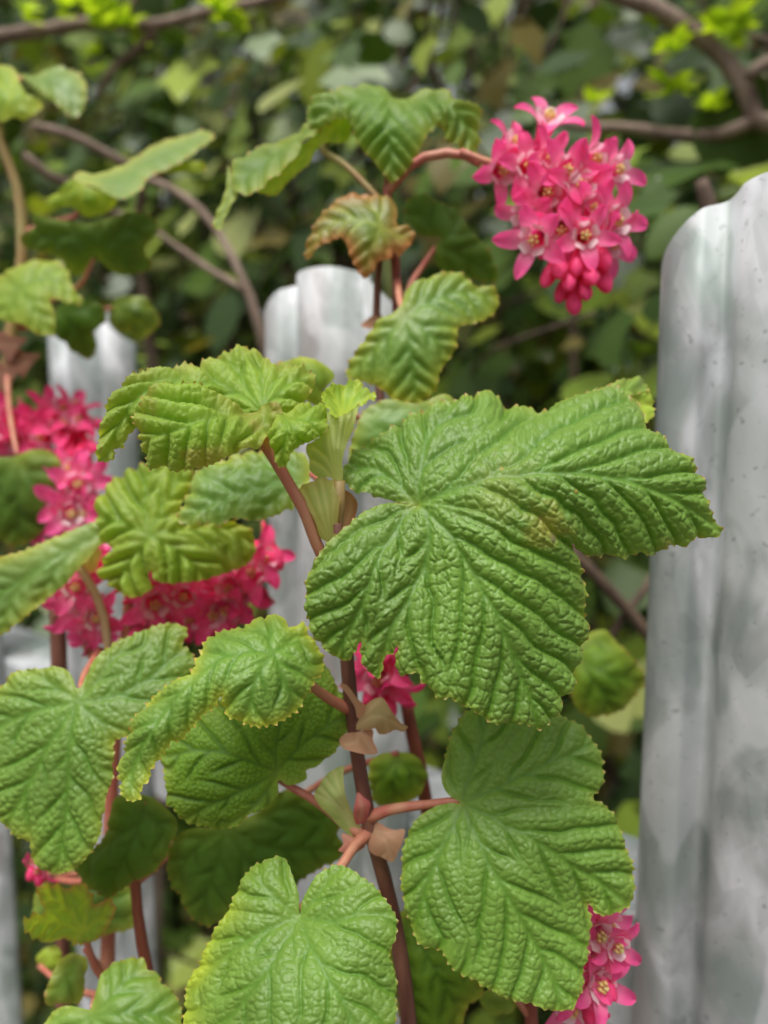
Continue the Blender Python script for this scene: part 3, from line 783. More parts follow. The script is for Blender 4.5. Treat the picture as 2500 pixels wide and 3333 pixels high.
# shaded leaf below it
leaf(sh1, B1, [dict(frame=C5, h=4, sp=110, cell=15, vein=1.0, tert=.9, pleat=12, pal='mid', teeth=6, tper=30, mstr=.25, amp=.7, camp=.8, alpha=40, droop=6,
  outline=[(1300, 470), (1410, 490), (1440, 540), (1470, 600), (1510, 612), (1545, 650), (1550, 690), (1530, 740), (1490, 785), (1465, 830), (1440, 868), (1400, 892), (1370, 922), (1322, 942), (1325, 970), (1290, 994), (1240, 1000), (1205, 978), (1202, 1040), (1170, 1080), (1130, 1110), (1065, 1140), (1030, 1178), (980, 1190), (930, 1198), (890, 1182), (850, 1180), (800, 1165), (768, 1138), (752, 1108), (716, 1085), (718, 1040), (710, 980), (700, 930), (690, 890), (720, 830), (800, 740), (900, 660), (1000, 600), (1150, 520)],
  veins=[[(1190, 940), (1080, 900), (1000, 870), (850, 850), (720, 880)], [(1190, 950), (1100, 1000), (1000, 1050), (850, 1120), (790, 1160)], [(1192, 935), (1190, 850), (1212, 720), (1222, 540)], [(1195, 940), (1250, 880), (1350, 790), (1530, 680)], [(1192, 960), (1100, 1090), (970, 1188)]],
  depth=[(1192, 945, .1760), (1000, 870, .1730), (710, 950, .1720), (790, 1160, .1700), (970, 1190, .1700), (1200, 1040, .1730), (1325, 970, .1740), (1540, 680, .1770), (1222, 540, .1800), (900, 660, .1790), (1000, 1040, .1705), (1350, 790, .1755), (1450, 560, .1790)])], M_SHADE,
  petiole=(W3(C8, [(-2, 1372, .1763), (120, 1420, .1765), (300, 1510, .1765), (480, 1640, .1768), (640, 1770, .1772), (790, 1840, .178)]), (.0008, .0009, .0010, .0011, .0013, .0016)))

# young curled leaf above
leaf(sh1, B1, [dict(frame=C3, h=5, sp=100, cell=20, pal='young', teeth=7, tper=24, mstr=.45, mw=26, margin=(.46, .42, .10), tip=(.42, .20, .09), amp=1.15, camp=.75, pleat=30, alpha=38, junction=(1100, 600), droop=20,
  outline=[(575, 660), (545, 705), (530, 738), (505, 732), (500, 778), (465, 796), (430, 785), (416, 760), (430, 700), (430, 640), (448, 600), (452, 550), (480, 500), (510, 455), (560, 412), (620, 398), (680, 375), (740, 362), (800, 362), (852, 372), (862, 352), (910, 330), (960, 305), (1020, 284), (1080, 290), (1130, 312), (1165, 350), (1200, 360), (1250, 362), (1310, 372), (1355, 390), (1366, 425), (1350, 470), (1330, 520), (1260, 600), (1150, 660), (1000, 650), (800, 640), (660, 650)],
  veins=[[(1120, 575), (1000, 480), (850, 440), (700, 440), (560, 560), (460, 790)], [(1120, 565), (1060, 470), (1010, 380), (980, 300)], [(1130, 560), (1125, 450), (1120, 310)], [(1140, 560), (1230, 470), (1340, 400)], [(1125, 560), (1180, 450), (1220, 365)]],
  depth=[(1120, 575, .1640), (1000, 300, .1760), (1120, 310, .1750), (1340, 400, .1730), (1330, 510, .1680), (850, 370, .1720), (700, 380, .1670), (480, 500, .1610), (425, 760, .1580), (560, 700, .1610), (1000, 640, .1680), (1150, 660, .1680), (700, 500, .1620), (850, 470, .1655), (1030, 460, .1700)]),
  dict(frame=C11, h=5, sp=90, cell=21, pal='young', teeth=8, tper=24, mstr=.5, mw=30, margin=(.48, .38, .10), tip=(.45, .16, .08), amp=1.15, camp=.8, pleat=30, alpha=(62, 30), junction=(820, 640), droop=14, blotch=.35,
  outline=[(58, 680), (85, 630), (110, 600), (120, 540), (150, 502), (220, 478), (300, 462), (350, 440), (430, 436), (510, 452), (580, 500), (660, 560), (740, 615), (790, 640), (830, 636), (880, 610), (945, 598), (990, 625), (1000, 680), (950, 740), (915, 800), (890, 845), (850, 878), (805, 886), (765, 895), (720, 930), (660, 950), (600, 985), (525, 1015), (450, 1028), (390, 1040), (290, 1038), (230, 1015), (168, 1038), (120, 980), (102, 920), (92, 860), (70, 770)],
  veins=[[(830, 650), (700, 668), (600, 680), (510, 705), (390, 755), (250, 800), (90, 850)], [(905, 640), (890, 740), (850, 875)]],
  depth=[(820, 645, .1625), (60, 680, .1540), (430, 438, .1590), (250, 475, .1570), (640, 545, .1610), (950, 600, .1590), (520, 700, .1535), (250, 800, .1510), (170, 1035, .1525), (450, 1028, .1515), (720, 930, .1530), (880, 850, .1550), (700, 760, .1535), (990, 650, .1590)]),
  dict(frame=C11, h=5, sp=90, cell=22, pal='young', teeth=7, tper=24, mstr=.3, mw=20, amp=1.05, camp=.9, pleat=26, alpha=42, junction=(1000, 640),
  outline=[(985, 610), (1050, 640), (1120, 602), (1200, 582), (1285, 608), (1318, 660), (1312, 720), (1290, 790), (1240, 828), (1130, 888), (1070, 930), (1040, 995), (1000, 1012), (960, 960), (945, 900), (915, 850), (905, 800), (940, 730), (970, 660)],
  veins=[[(995, 640), (1035, 720), (1030, 830), (1000, 1005)], [(1000, 640), (1080, 680), (1180, 700), (1310, 700)], [(1000, 645), (1090, 760), (1130, 880)]],
  depth=[(995, 625, .1600), (1120, 602, .1640), (1285, 610, .1640), (1315, 720, .1600), (1130, 885, .1550), (1000, 1010, .1545), (910, 810, .1550), (1040, 760, .1540), (1180, 700, .1575)])], M_SOFT,
  petiole=(W3(C11, [(870, 700, .164), (880, 800, .1615), (900, 870, .1610), (960, 960, .1620), (1060, 1130, .1640), (1150, 1290, .1655), (1230, 1500, .1675), (1330, 1700, .170), (1480, 1900, .1725)]), (.0011, .0012, .0013, .0013, .0013, .0013, .0013, .0013, .0014)))

# folded leaf at the tip and its sheath
leaf(sh1, B1, [dict(frame=C11, h=5, sp=40, cell=16, pal='lime', teeth=9, tper=26, mstr=.5, amp=.9, camp=.5, alpha=25, junction=(1400, 1000), mw=14, tip=(.5, .42, .05), droop=2,
  outline=[(1270, 570), (1300, 510), (1350, 480), (1400, 490), (1440, 460), (1505, 455), (1515, 505), (1570, 520), (1605, 555), (1550, 575), (1510, 610), (1450, 650), (1390, 680), (1340, 690), (1305, 640)],
  veins=[[(1390, 690), (1370, 600), (1330, 500)], [(1395, 690), (1400, 590), (1410, 490)], [(1400, 690), (1450, 570), (1490, 460)], [(1405, 690), (1500, 590), (1590, 550)]],
  depth=[(1300, 510, .1660), (1505, 458, .1700), (1600, 555, .1660), (1390, 680, .1620), (1400, 560, .1690)]),
  dict(frame=C11, h=5, sp=500, cell=30, pal='pale', teeth=3, tper=30, mstr=.2, mw=12, amp=.8, camp=.15, vein=1.0, junction=(1370, 1150), droop=3,
  outline=[(1290, 640), (1340, 685), (1400, 680), (1455, 650), (1505, 612), (1495, 680), (1470, 780), (1430, 880), (1400, 980), (1385, 1120), (1360, 1140), (1320, 1090), (1240, 1080), (1190, 1040), (1175, 960), (1160, 890), (1240, 830), (1300, 760)],
  veins=[[(1365, 1140), (1280, 960), (1200, 900)], [(1368, 1140), (1310, 900), (1290, 780)], [(1370, 1140), (1340, 900), (1330, 700)], [(1372, 1140), (1370, 900), (1385, 700)], [(1374, 1140), (1400, 900), (1440, 680)], [(1376, 1140), (1430, 850), (1490, 640)], [(1362, 1140), (1260, 1020), (1190, 980)]],
  depth=[(1300, 650, .1630), (1505, 612, .1650), (1400, 690, .1615), (1370, 900, .1620), (1380, 1130, .1650), (1180, 960, .1650), (1450, 850, .1640)]),
  dict(frame=C11, h=5, sp=500, cell=30, pal='pale', teeth=5, tper=30, mstr=.8, mw=26, margin=(.44, .36, .10), tip=(.5, .2, .08), amp=.7, camp=.15, vein=1.0, junction=(1310, 1500), droop=2,
  outline=[(1112, 1160), (1150, 1125), (1210, 1105), (1250, 1080), (1310, 1095), (1385, 1110), (1385, 1200), (1370, 1340), (1350, 1480), (1320, 1500), (1270, 1480), (1220, 1370), (1160, 1250)],
  veins=[[(1310, 1495), (1220, 1330), (1140, 1160)], [(1315, 1495), (1260, 1300), (1210, 1115)], [(1320, 1495), (1300, 1280), (1260, 1090)], [(1325, 1495), (1340, 1280), (1340, 1105)], [(1330, 1495), (1365, 1300), (1380, 1120)]],
  depth=[(1115, 1160, .1650), (1250, 1085, .1640), (1385, 1115, .1650), (1310, 1495, .1665), (1260, 1300, .1640)])], M_SOFT, label='pale folded young leaf in its ribbed sheath at the shoot tip')
st = W3(C11, [(1375, 1100, .1655), (1370, 1300, .1675), (1350, 1480, .169), (1380, 1640, .171), (1440, 1850, .173)])
stem(sh1, B1, st, .0013, M_PETG, 'shoot_tip')

# bracts and stipules at the nodes
def bract(parent, base, frame, outline, veins, depth, pal, mat=M_BRACT, name='bract', **k):
    d = dict(frame=frame, outline=outline, veins=veins, depth=depth, pal=pal, h=4, sp=200, cell=40, amp=.35, camp=.25, teeth=0, vein=1.0, mstr=.3, mw=14, margin=(.52, .20, .15), droop=2)
    d.update(k)
    return leaf(parent, base, [d], mat, name)
bract(sh1, B1, C8, [(820, 660), (930, 602), (1050, 750), (1130, 850), (1185, 880), (1150, 918), (1060, 905), (1000, 942), (920, 935), (885, 885), (850, 898), (760, 905), (670, 905), (715, 850), (740, 790)], [[(700, 890), (850, 780), (1150, 890)], [(700, 890), (820, 730), (930, 620)]], [(700, 890, .1745), (930, 610, .1735), (1000, 800, .1700), (1180, 885, .1725), (880, 890, .1715), (1000, 940, .1735)], 'cream')
bract(sh1, B1, C8, [(565, 990), (610, 940), (700, 918), (870, 908), (868, 980), (905, 1108), (850, 1118), (700, 1098), (590, 1050)], [[(740, 915), (720, 1010), (620, 1030)], [(750, 915), (820, 1010), (880, 1110)]], [(740, 912, .1735), (570, 990, .1715), (720, 1030, .1700), (900, 1105, .1705)], 'tan')
bract(sh1, B1, C8, [(575, 490), (620, 495), (680, 560), (745, 640), (800, 680), (760, 780), (735, 800), (700, 700), (640, 600)], [[(750, 790), (700, 650), (590, 495)]], [(590, 500, .172), (750, 650, .1715), (740, 790, .1725)], 'tan')
bract(sh1, B1, C8, [(335, 1480), (370, 1420), (420, 1335), (500, 1262), (612, 1230), (606, 1300), (622, 1450), (665, 1600), (755, 1780), (780, 1850), (720, 1890), (620, 1820), (470, 1670), (375, 1570)], [[(730, 1860), (560, 1600), (350, 1480)], [(735, 1860), (590, 1560), (430, 1330)], [(740, 1860), (610, 1540), (510, 1265)], [(745, 1860), (620, 1500), (590, 1240)], [(732, 1860), (570, 1620), (390, 1420)]], [(345, 1480, .1735), (600, 1240, .1745), (740, 1850, .1765), (560, 1500, .1720), (660, 1600, .1745)], 'pale', amp=.6, name='stipule', margin=(.34, .34, .06))
bract(sh1, B1, C8, [(740, 1462), (795, 1510), (838, 1545), (835, 1640), (790, 1740), (730, 1760), (695, 1680), (708, 1560)], [[(760, 1740), (770, 1600), (745, 1470)]], [(745, 1465, .1745), (770, 1600, .1735), (760, 1750, .1760), (835, 1600, .1750)], 'pink', margin=(.60, .08, .12), mstr=.6)
bract(sh1, B1, C8, [(840, 1730), (920, 1735), (1000, 1782), (1080, 1800), (1145, 1790), (1138, 1900), (1090, 2010), (1040, 2098), (960, 2060), (850, 2005), (815, 1900)], [[(830, 1800), (960, 1880), (1040, 2090)], [(830, 1800), (980, 1820), (1140, 1800)]], [(830, 1800, .1770), (1140, 1800, .1740), (1040, 2090, .1740), (970, 1900, .1735), (850, 2000, .1755)], 'tan')
bract(sh1, B1, C8, [(590, 1830), (660, 1845), (740, 1880), (820, 1880), (800, 1950), (700, 2020), (640, 2090), (585, 2100), (620, 2020), (560, 1985), (600, 1930)], [[(810, 1900), (690, 1960), (600, 2090)], [(800, 1900), (680, 1890), (600, 1840)]], [(810, 1900, .1775), (600, 1840, .1755), (600, 2095, .1735), (700, 1940, .1745)], 'pink', margin=(.60, .30, .2))
bract(sh1, B1, C11, [(1400, 1160), (1450, 1180), (1490, 1240), (1480, 1320), (1440, 1400), (1400, 1420), (1385, 1300)], [[(1400, 1410), (1450, 1300), (1450, 1190)]], [(1400, 1200, .1700), (1480, 1250, .1715), (1410, 1410, .1695)], 'tan', margin=(.5, .16, .06), mstr=.7)

# ------------------------------------------------------------------ the other currant shoots
def simple(parent, base, frame, outline, veins, d, pal='mid', grad=(0, 0), bulge=.004, mat=None, pet=None, h=13, **k):
    """softer, farther leaf: a domed blade at depth d; grad = depth change per 1000 drawing units"""
    o = np.array(outline, float); j = np.array(veins[0][0], float)
    c = o.mean(0)
    def dz(q): return d + grad[0] * (q[0] - c[0]) / 1000 + grad[1] * (q[1] - c[1]) / 1000
    R = np.linalg.norm(o - c, axis=1).max()
    depth = [(q[0], q[1], dz(q) + bulge * (np.linalg.norm(q - c) / R) ** 2) for q in o[::max(1, len(o) // 9)]]
    depth += [(c[0], c[1], dz(c) - bulge * .2)]
    kw = dict(frame=frame, outline=outline, veins=veins, depth=depth, pal=pal, h=h, sp=92, cell=26, camp=.6, amp=.7, pleat=12, vein=1.0, teeth=7, tper=32)
    kw.update(k)
    pt = None
    if pet is not None:
        pt = (W3(frame, pet), np.linspace(.0008, .0012, len(pet)))
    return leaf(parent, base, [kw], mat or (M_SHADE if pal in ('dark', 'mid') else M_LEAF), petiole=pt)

# back shoot carrying the drooping pink raceme
B2 = (.06, .235, 0)
sh2 = empty('currant_shoot', B2, label='flowering currant shoot carrying the large drooping pink flower cluster above the fence', cat='shrub', group='flowering currant shoots')
sp2 = W3(C9, [(1000, 560, .222), (995, 640, .222), (1010, 760, .223), (1035, 960, .224), (1045, 1210, .224), (1055, 1500, .222), (1060, 2000, .220), (1062, 2600, .218)])
sp2 = np.vstack([sp2, W3(V, [(868, 1440, .215), (885, 1560, .214), (905, 1650, .214), (930, 1800, .215), (960, 2050, .217), (975, 2230, .22)])])
stem(sh2, B2, np.vstack([sp2, down(sp2[-1], B2)]), np.r_[np.linspace(.0011, .0021, len(sp2)), .003, .004, .005], M_RED)
leaf(sh2, B2, [dict(frame=C9, h=9, sp=62, cell=26, pal='main', teeth=6, tper=28, mstr=.45, amp=1.0, camp=.4, alpha=42, junction=(1000, 140),
  outline=[(600, 230), (605, 190), (650, 140), (720, 115), (800, 105), (900, 90), (960, 95), (1010, 120), (1060, 150), (1110, 145), (1200, 110), (1260, 115), (1330, 150), (1400, 185), (1470, 225), (1480, 250), (1455, 275), (1465, 330), (1455, 420), (1440, 480), (1400, 450), (1370, 410), (1290, 370), (1255, 300), (1210, 330), (1170, 400), (1130, 480), (1070, 550), (1020, 580), (970, 540), (920, 480), (870, 430), (830, 370), (815, 300), (790, 262), (700, 290), (640, 330), (605, 300)],
  veins=[[(1000, 140), (1010, 230), (1010, 400), (1018, 575)], [(1005, 140), (1150, 165), (1300, 200), (1400, 320), (1440, 475)], [(995, 140), (900, 160), (760, 190), (650, 270)]],
  depth=[(1000, 140, .2260), (1010, 300, .2160), (1018, 575, .2170), (1300, 200, .2200), (1440, 475, .2220), (1100, 148, .2330), (900, 95, .2330), (1200, 115, .2330), (760, 180, .2220), (610, 220, .2230), (640, 330, .2220), (1470, 230, .2280), (850, 390, .2200), (1240, 310, .2210)]),
  dict(frame=C9, h=9, sp=70, cell=26, pal='blue', teeth=5, tper=28, mstr=.5, amp=.6, camp=.4, alpha=45, junction=(640, 300),
  outline=[(230, 490), (260, 460), (340, 420), (440, 380), (530, 350), (560, 320), (600, 290), (645, 320), (620, 350), (560, 395), (540, 450), (500, 500), (440, 550), (380, 600), (330, 640), (280, 640), (240, 620), (225, 560)],
  veins=[[(640, 300), (480, 420), (350, 520), (240, 610)]],
  depth=[(640, 300, .2230), (430, 385, .2290), (240, 490, .2260), (280, 640, .2180), (440, 550, .2180), (550, 430, .2200)]),
  dict(frame=C9, h=9, sp=70, cell=26, pal='lime', teeth=5, tper=28, mstr=.4, amp=.5, camp=.3, junction=(700, 300), flip=True,
  outline=[(330, 625), (430, 570), (500, 500), (550, 430), (620, 370), (660, 340), (700, 300), (760, 280), (810, 285), (815, 330), (800, 390), (760, 405), (680, 402), (640, 440), (600, 510), (540, 560), (480, 620), (440, 660), (390, 652)],
  veins=[[(760, 300), (640, 400), (530, 520), (420, 640)]], depth=[(800, 290, .2290), (400, 600, .2215), (440, 655, .2240), (640, 440, .2270), (640, 350, .2245), (790, 390, .2290)]),
  dict(frame=C9, h=8, sp=50, cell=26, pal='main', teeth=3, tper=28, mstr=.5, amp=.4, camp=.3, junction=(240, 560),
  outline=[(212, 500), (228, 560), (262, 630), (232, 690), (192, 765), (170, 822), (135, 800), (152, 740), (190, 650), (205, 570)],
  veins=[[(235, 560), (210, 680), (155, 808)]], depth=[(215, 510, .2260), (255, 630, .2230), (150, 810, .2200)])], M_SOFT,
  petiole=(W3(C9, [(760, 300, .2295), (680, 420, .229), (780, 500, .227), (870, 585, .225), (940, 660, .2235), (1005, 740, .223)]), .0010), pmat=M_PETG)
simple(sh2, B2, C9, [(590, 970), (590, 900), (620, 820), (660, 750), (720, 690), (780, 650), (850, 635), (930, 640), (1000, 650), (1040, 690), (1050, 740), (1045, 785), (1100, 800), (1135, 830), (1130, 870), (1090, 920), (1060, 950), (1040, 920), (1020, 960), (960, 980), (920, 1040), (880, 1060), (840, 1010), (810, 950), (785, 880), (770, 862), (700, 880), (650, 900), (610, 950)],
  [[(970, 800), (850, 770), (700, 800), (597, 960)], [(970, 800), (930, 900), (885, 1050)], [(970, 800), (1060, 850), (1125, 860)], [(970, 800), (940, 720), (880, 640)], [(970, 800), (1000, 880), (1045, 940)]], .213, 'olive', (.002, -.012), .006, margin=(.40, .17, .05), mstr=1.0, mw=34, sp=58, h=9, alpha=40, pet=[(970, 800, .2145), (990, 870, .218), (1015, 960, .2235)])
simple(sh2, B2, C9, [(1070, 740), (1080, 690), (1120, 650), (1180, 645), (1250, 680), (1340, 720), (1390, 790), (1440, 850), (1500, 920), (1530, 1000), (1545, 1080), (1480, 1090), (1400, 1060), (1300, 1050), (1240, 1000), (1220, 920), (1250, 860), (1170, 850), (1110, 800)],
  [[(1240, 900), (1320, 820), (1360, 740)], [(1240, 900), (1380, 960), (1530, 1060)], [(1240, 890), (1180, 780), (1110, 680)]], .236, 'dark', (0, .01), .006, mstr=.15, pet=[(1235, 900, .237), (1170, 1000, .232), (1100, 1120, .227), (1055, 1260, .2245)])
simple(sh2, B2, C9, [(785, 1540), (800, 1480), (850, 1400), (900, 1330), (950, 1260), (1030, 1220), (1060, 1190), (1090, 1110), (1160, 1060), (1230, 1040), (1310, 1020), (1380, 1040), (1430, 1090), (1500, 1090), (1545, 1120), (1550, 1170), (1530, 1230), (1480, 1260), (1420, 1280), (1350, 1300), (1345, 1380), (1320, 1440), (1260, 1520), (1230, 1620), (1180, 1660), (1140, 1695), (1080, 1670), (1020, 1660), (980, 1620), (930, 1590), (870, 1570)],
  [[(1080, 1240), (1105, 1400), (1125, 1560), (1140, 1690)], [(1082, 1238), (1250, 1150), (1400, 1120), (1545, 1150)], [(1078, 1242), (980, 1350), (880, 1450), (795, 1535)], [(1084, 1242), (1200, 1330), (1300, 1440)]], .206, 'main', (0, -.010), .007, h=9, sp=66, alpha=42, margin=(.42, .42, .03), mstr=.8, mw=30, pet=[(1080, 1240, .2075), (1060, 1180, .214), (1045, 1080, .2225)])
# neighbouring brown stem in front of the middle pale, and a tan bract
stem(sh2, B2, W3(C9, [(960, 960, .2235), (948, 1080, .226), (944, 1230, .227), (950, 1500, .226), (990, 1900, .222)]), (.0010, .0011, .0012, .0013, .0014), M_STEM, 'side_stem')
bract(sh2, B2, C9, [(868, 1292), (900, 1262), (945, 1238), (975, 1245), (955, 1290), (905, 1308)], [[(965, 1255), (880, 1290)]], [(870, 1290, .221), (970, 1250, .226), (930, 1300, .222)], 'tan', h=7)
ped = W3(C9, [(1000, 640, .2220), (1040, 590, .2210), (1100, 520, .2200), (1180, 470, .2185), (1290, 450, .2170), (1380, 462, .2160), (1450, 500, .2150)])
stem(sh2, B2, ped, .0013, M_PET, 'peduncle')
fl = W3(C2, [(700, 545, .213), (735, 610, .210), (545, 640, .211), (500, 735, .213), (615, 720, .207), (690, 690, .206), (780, 745, .203), (880, 690, .208), (985, 740, .207), (930, 800, .206), (830, 810, .204), (700, 830, .206), (760, 900, .204), (880, 900, .205), (660, 1030, .203), (770, 985, .205), (865, 1020, .202), (975, 960, .206), (960, 1040, .209), (620, 920, .209), (650, 1120, .209)])
bd = W3(C2, [(760, 1160, .205), (835, 1140, .204), (925, 1110, .206), (715, 1195, .207), (800, 1215, .205), (860, 1250, .206), (925, 1205, .208), (820, 1290, .208), (775, 1255, .209), (880, 1190, .204)])
rc = W3(C2, [(330, 655, .2150), (420, 690, .2145), (540, 735, .2140), (650, 800, .2135), (730, 890, .2130), (785, 1000, .2125), (820, 1120, .2120), (835, 1230, .2115)])
raceme(sh2, B2, rc, fl[[0, 2, 3, 4, 5, 6, 7, 8, 10, 11, 13, 14, 15, 16, 17, 18, 19]], bd - np.array((0, 0, -.0015)), .75, scale=1.27)

rc = W3(V, [(870, 1450, .2145), (850, 1445, .212), (835, 1460, .211), (825, 1490, .211)])
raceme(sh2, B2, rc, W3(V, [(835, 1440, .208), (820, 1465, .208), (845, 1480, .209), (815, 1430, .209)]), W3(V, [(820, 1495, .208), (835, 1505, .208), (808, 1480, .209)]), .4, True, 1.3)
# left shoot with the pink clusters hidden under a young leaf
B3 = (-.12, .28, 0)
sh3 = empty('currant_shoot', B3, label='flowering currant shoot with a pleated young leaf shading a crowded deep pink cluster', cat='shrub', group='flowering currant shoots')
sp3 = W3(C12, [(650, 60, .222), (640, 300, .224), (620, 560, .226), (600, 780, .228), (560, 1100, .230), (520, 1600, .232), (500, 2300, .234), (480, 3200, .236)])
stem(sh3, B3, np.vstack([sp3, down(sp3[-1], B3)]), np.r_[np.linspace(.0014, .0024, len(sp3)), .003, .004, .005], M_PET)
simple(sh3, B3, C3, [(405, 1060), (400, 1000), (420, 940), (470, 880), (520, 840), (580, 812), (650, 800), (740, 792), (830, 810), (830, 880), (790, 960), (772, 1040), (850, 1062), (950, 1050), (1050, 1062), (1090, 1095), (1108, 1150), (1100, 1200), (1070, 1240), (1000, 1270), (940, 1292), (880, 1310), (800, 1322), (720, 1327), (665, 1312), (645, 1270), (632, 1300), (640, 1350), (600, 1385), (540, 1380), (480, 1350), (450, 1320), (415, 1290), (415, 1260), (440, 1215), (475, 1180), (425, 1130)],
  [[(640, 1110), (620, 960), (650, 810)], [(632, 1110), (520, 1060), (410, 1035)], [(650, 1108), (800, 1085), (1000, 1095), (1100, 1150)], [(645, 1115), (780, 1190), (890, 1300)], [(638, 1120), (560, 1220), (490, 1345)], [(640, 1105), (720, 960), (800, 830)]], .203, 'young', (.004, -.016), .006, mat=M_SOFT, h=9, sp=76, alpha=42, amp=1.2, pleat=30, pet=[(640, 1112, .2045), (680, 1180, .212), (640, 1230, .2215)], mstr=.4)
simple(sh3, B3, C3, [(760, 1050), (772, 1000), (800, 940), (830, 860), (850, 820), (950, 780), (1080, 745), (1200, 740), (1320, 760), (1342, 820), (1330, 900), (1282, 960), (1270, 990), (1230, 1002), (1180, 1030), (1130, 1040), (1080, 1046), (1000, 1040), (960, 1062), (870, 1060), (800, 1062)],
  [[(1340, 850), (1150, 900), (950, 960), (780, 1045)], [(1330, 860), (1200, 950), (1100, 1040)], [(1330, 840), (1150, 810), (950, 790)]], .190, 'blue', (0, -.035), .004, h=10, sp=70, amp=1.0, camp=.9, pet=[(1340, 850, .190), (1400, 900, .189), (1430, 1060, .182), (1440, 1150, .176)])
simple(sh3, B3, V, [(-10, 1205), (40, 1190), (100, 1165), (160, 1140), (215, 1120), (260, 1112), (290, 1128), (265, 1152), (220, 1172), (195, 1200), (165, 1232), (135, 1265), (105, 1288), (70, 1318), (30, 1350), (0, 1370), (-60, 1390), (-90, 1300), (-50, 1230)],
  [[(270, 1130), (160, 1180), (60, 1240), (-60, 1330)], [(180, 1165), (120, 1230), (80, 1300)], [(100, 1210), (30, 1280), (0, 1360)]], .205, 'blue', (0, -.03), .004, h=10, sp=60, pet=[(270, 1130, .205), (310, 1150, .212), (315, 1190, .222)])
bract(sh3, B3, C12, [(135, 205), (180, 165), (300, 145), (400, 155), (450, 180), (430, 260), (400, 330), (340, 300), (260, 240), (190, 230)], [[(430, 280), (300, 190), (150, 190)]], [(140, 200, .214), (430, 180, .214), (400, 320, .22)], 'young', h=8, margin=(.55, .33, .12), mstr=.9, mw=40)
stem(sh3, B3, W3(C12, [(250, 220, .217), (330, 310, .217), (410, 450, .218), (465, 600, .219), (490, 780, .221), (500, 1000, .224), (540, 1200, .23)]), .0012, bark_material('pale_petiole', (.50, .27, .16), (.52, .36, .2)), 'side_stem')
stem(sh3, B3, W3(C12, [(160, 540, .236), (260, 640, .233), (330, 740, .231), (400, 870, .229), (470, 1050, .229), (540, 1200, .230)]), .0013, M_PET, 'side_stem')
bs = W3(C12, [(150, 380, .240), (165, 520, .240), (175, 700, .240), (180, 900, .241), (190, 1300, .243), (200, 2000, .246), (210, 3200, .25)])
stem(sh3, B3, np.vstack([bs, down(bs[-1], B3)]), np.r_[np.full(7, .0024), .003, .004, .005], M_STEM, 'side_stem')
rc = W3(C12, [(640, 330, .224), (800, 400, .226), (950, 450, .227), (1120, 460, .227), (1300, 420, .227), (1460, 340, .227)])
pts = []
for x, y in ((720, 560), (780, 500), (860, 570), (900, 420), (840, 370), (980, 460), (1040, 560), (1120, 420), (1090, 500), (1180, 560), (1210, 460), (1280, 400), (1250, 520), (1340, 420), (1420, 330), (1460, 250), (780, 420), (1060, 620), (1330, 330), (700, 640)):
    pts.append((x, y, .226 + RNG.uniform(-.008, .006)))
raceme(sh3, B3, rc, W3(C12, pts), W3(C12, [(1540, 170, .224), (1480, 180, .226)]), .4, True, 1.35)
rc = W3(C12, [(160, 620, .238), (200, 500, .234), (260, 420, .231), (340, 440, .229), (400, 560, .228), (430, 660, .228)])
raceme(sh3, B3, rc, W3(C12, [(240, 330, .224), (290, 400, .222), (200, 300, .227), (280, 460, .226), (350, 530, .224), (400, 600, .223), (330, 600, .227), (420, 650, .228), (460, 150, .23)]), [], .7, False, 1.25)

# leaf hanging wide at the left edge
simple(sh3, B3, C5, [(340, 575), (355, 540), (380, 490), (420, 440), (480, 390), (560, 350), (640, 320), (700, 302), (760, 300), (802, 322), (808, 355), (785, 385), (822, 420), (838, 460), (800, 560), (700, 680), (600, 760), (535, 795), (490, 815), (492, 870), (482, 925), (482, 980), (462, 1025), (452, 1070), (450, 1110), (430, 1155), (428, 1215), (405, 1270), (370, 1318), (335, 1355), (290, 1380), (230, 1390), (170, 1372), (132, 1320), (115, 1255), (60, 1226), (0, 1172), (-60, 1100), (-90, 1000), (-100, 850), (-90, 720), (-60, 640), (0, 570), (40, 522), (100, 500), (170, 495), (230, 487), (280, 502), (310, 540), (328, 580)],
  [[(330, 640), (302, 760), (290, 900), (280, 1100), (240, 1385)], [(335, 638), (480, 620), (640, 540), (800, 400)], [(322, 642), (180, 670), (50, 720), (-95, 800)], [(325, 648), (220, 800), (120, 1000), (20, 1185)], [(325, 632), (230, 570), (120, 505)], [(336, 632), (420, 540), (560, 360)], [(338, 645), (420, 720), (490, 810)]], .176, 'main', (-.004, -.016), .006, h=6, sp=118, cell=23, amp=.75, camp=1.0, pleat=12, mstr=.6, mw=24, alpha=37, tper=28, teeth=8, pet=[(331, 638, .178), (350, 560, .19), (400, 470, .21), (430, 420, .225)])

# shoot at the upper left
B4 = (-.17, .33, 0)
sh4 = empty('currant_shoot', B4, label='flowering currant shoot with pale and dark leaves on an upright tan stem', cat='shrub', group='flowering currant shoots')
sp4 = W3(C10, [(-10, 440, .285), (0, 560, .286), (60, 720, .288), (105, 850, .289), (128, 1000, .290), (135, 1250, .291), (110, 1500, .292), (70, 1700, .292), (40, 1950, .292), (-90, 2400, .295), (-260, 3400, .30), (-300, 4600, .30)])
stem(sh4, B4, np.vstack([sp4, down(sp4[-1], B4)]), np.r_[np.linspace(.0015, .0030, len(sp4)), .0035, .004, .005], M_PETG)
simple(sh4, B4, C10, [(-40, 110), (40, 100), (90, 130), (110, 200), (160, 270), (260, 340), (210, 390), (140, 430), (60, 410), (0, 440), (-60, 420)], [[(-10, 420), (60, 300), (60, 120)], [(-8, 425), (100, 350), (250, 345)], [(-10, 425), (60, 400), (140, 425)]], .280, 'lime', (0, -.03), .006, mat=M_SOFT, pet=[(-10, 425, .281), (-12, 440, .285)])
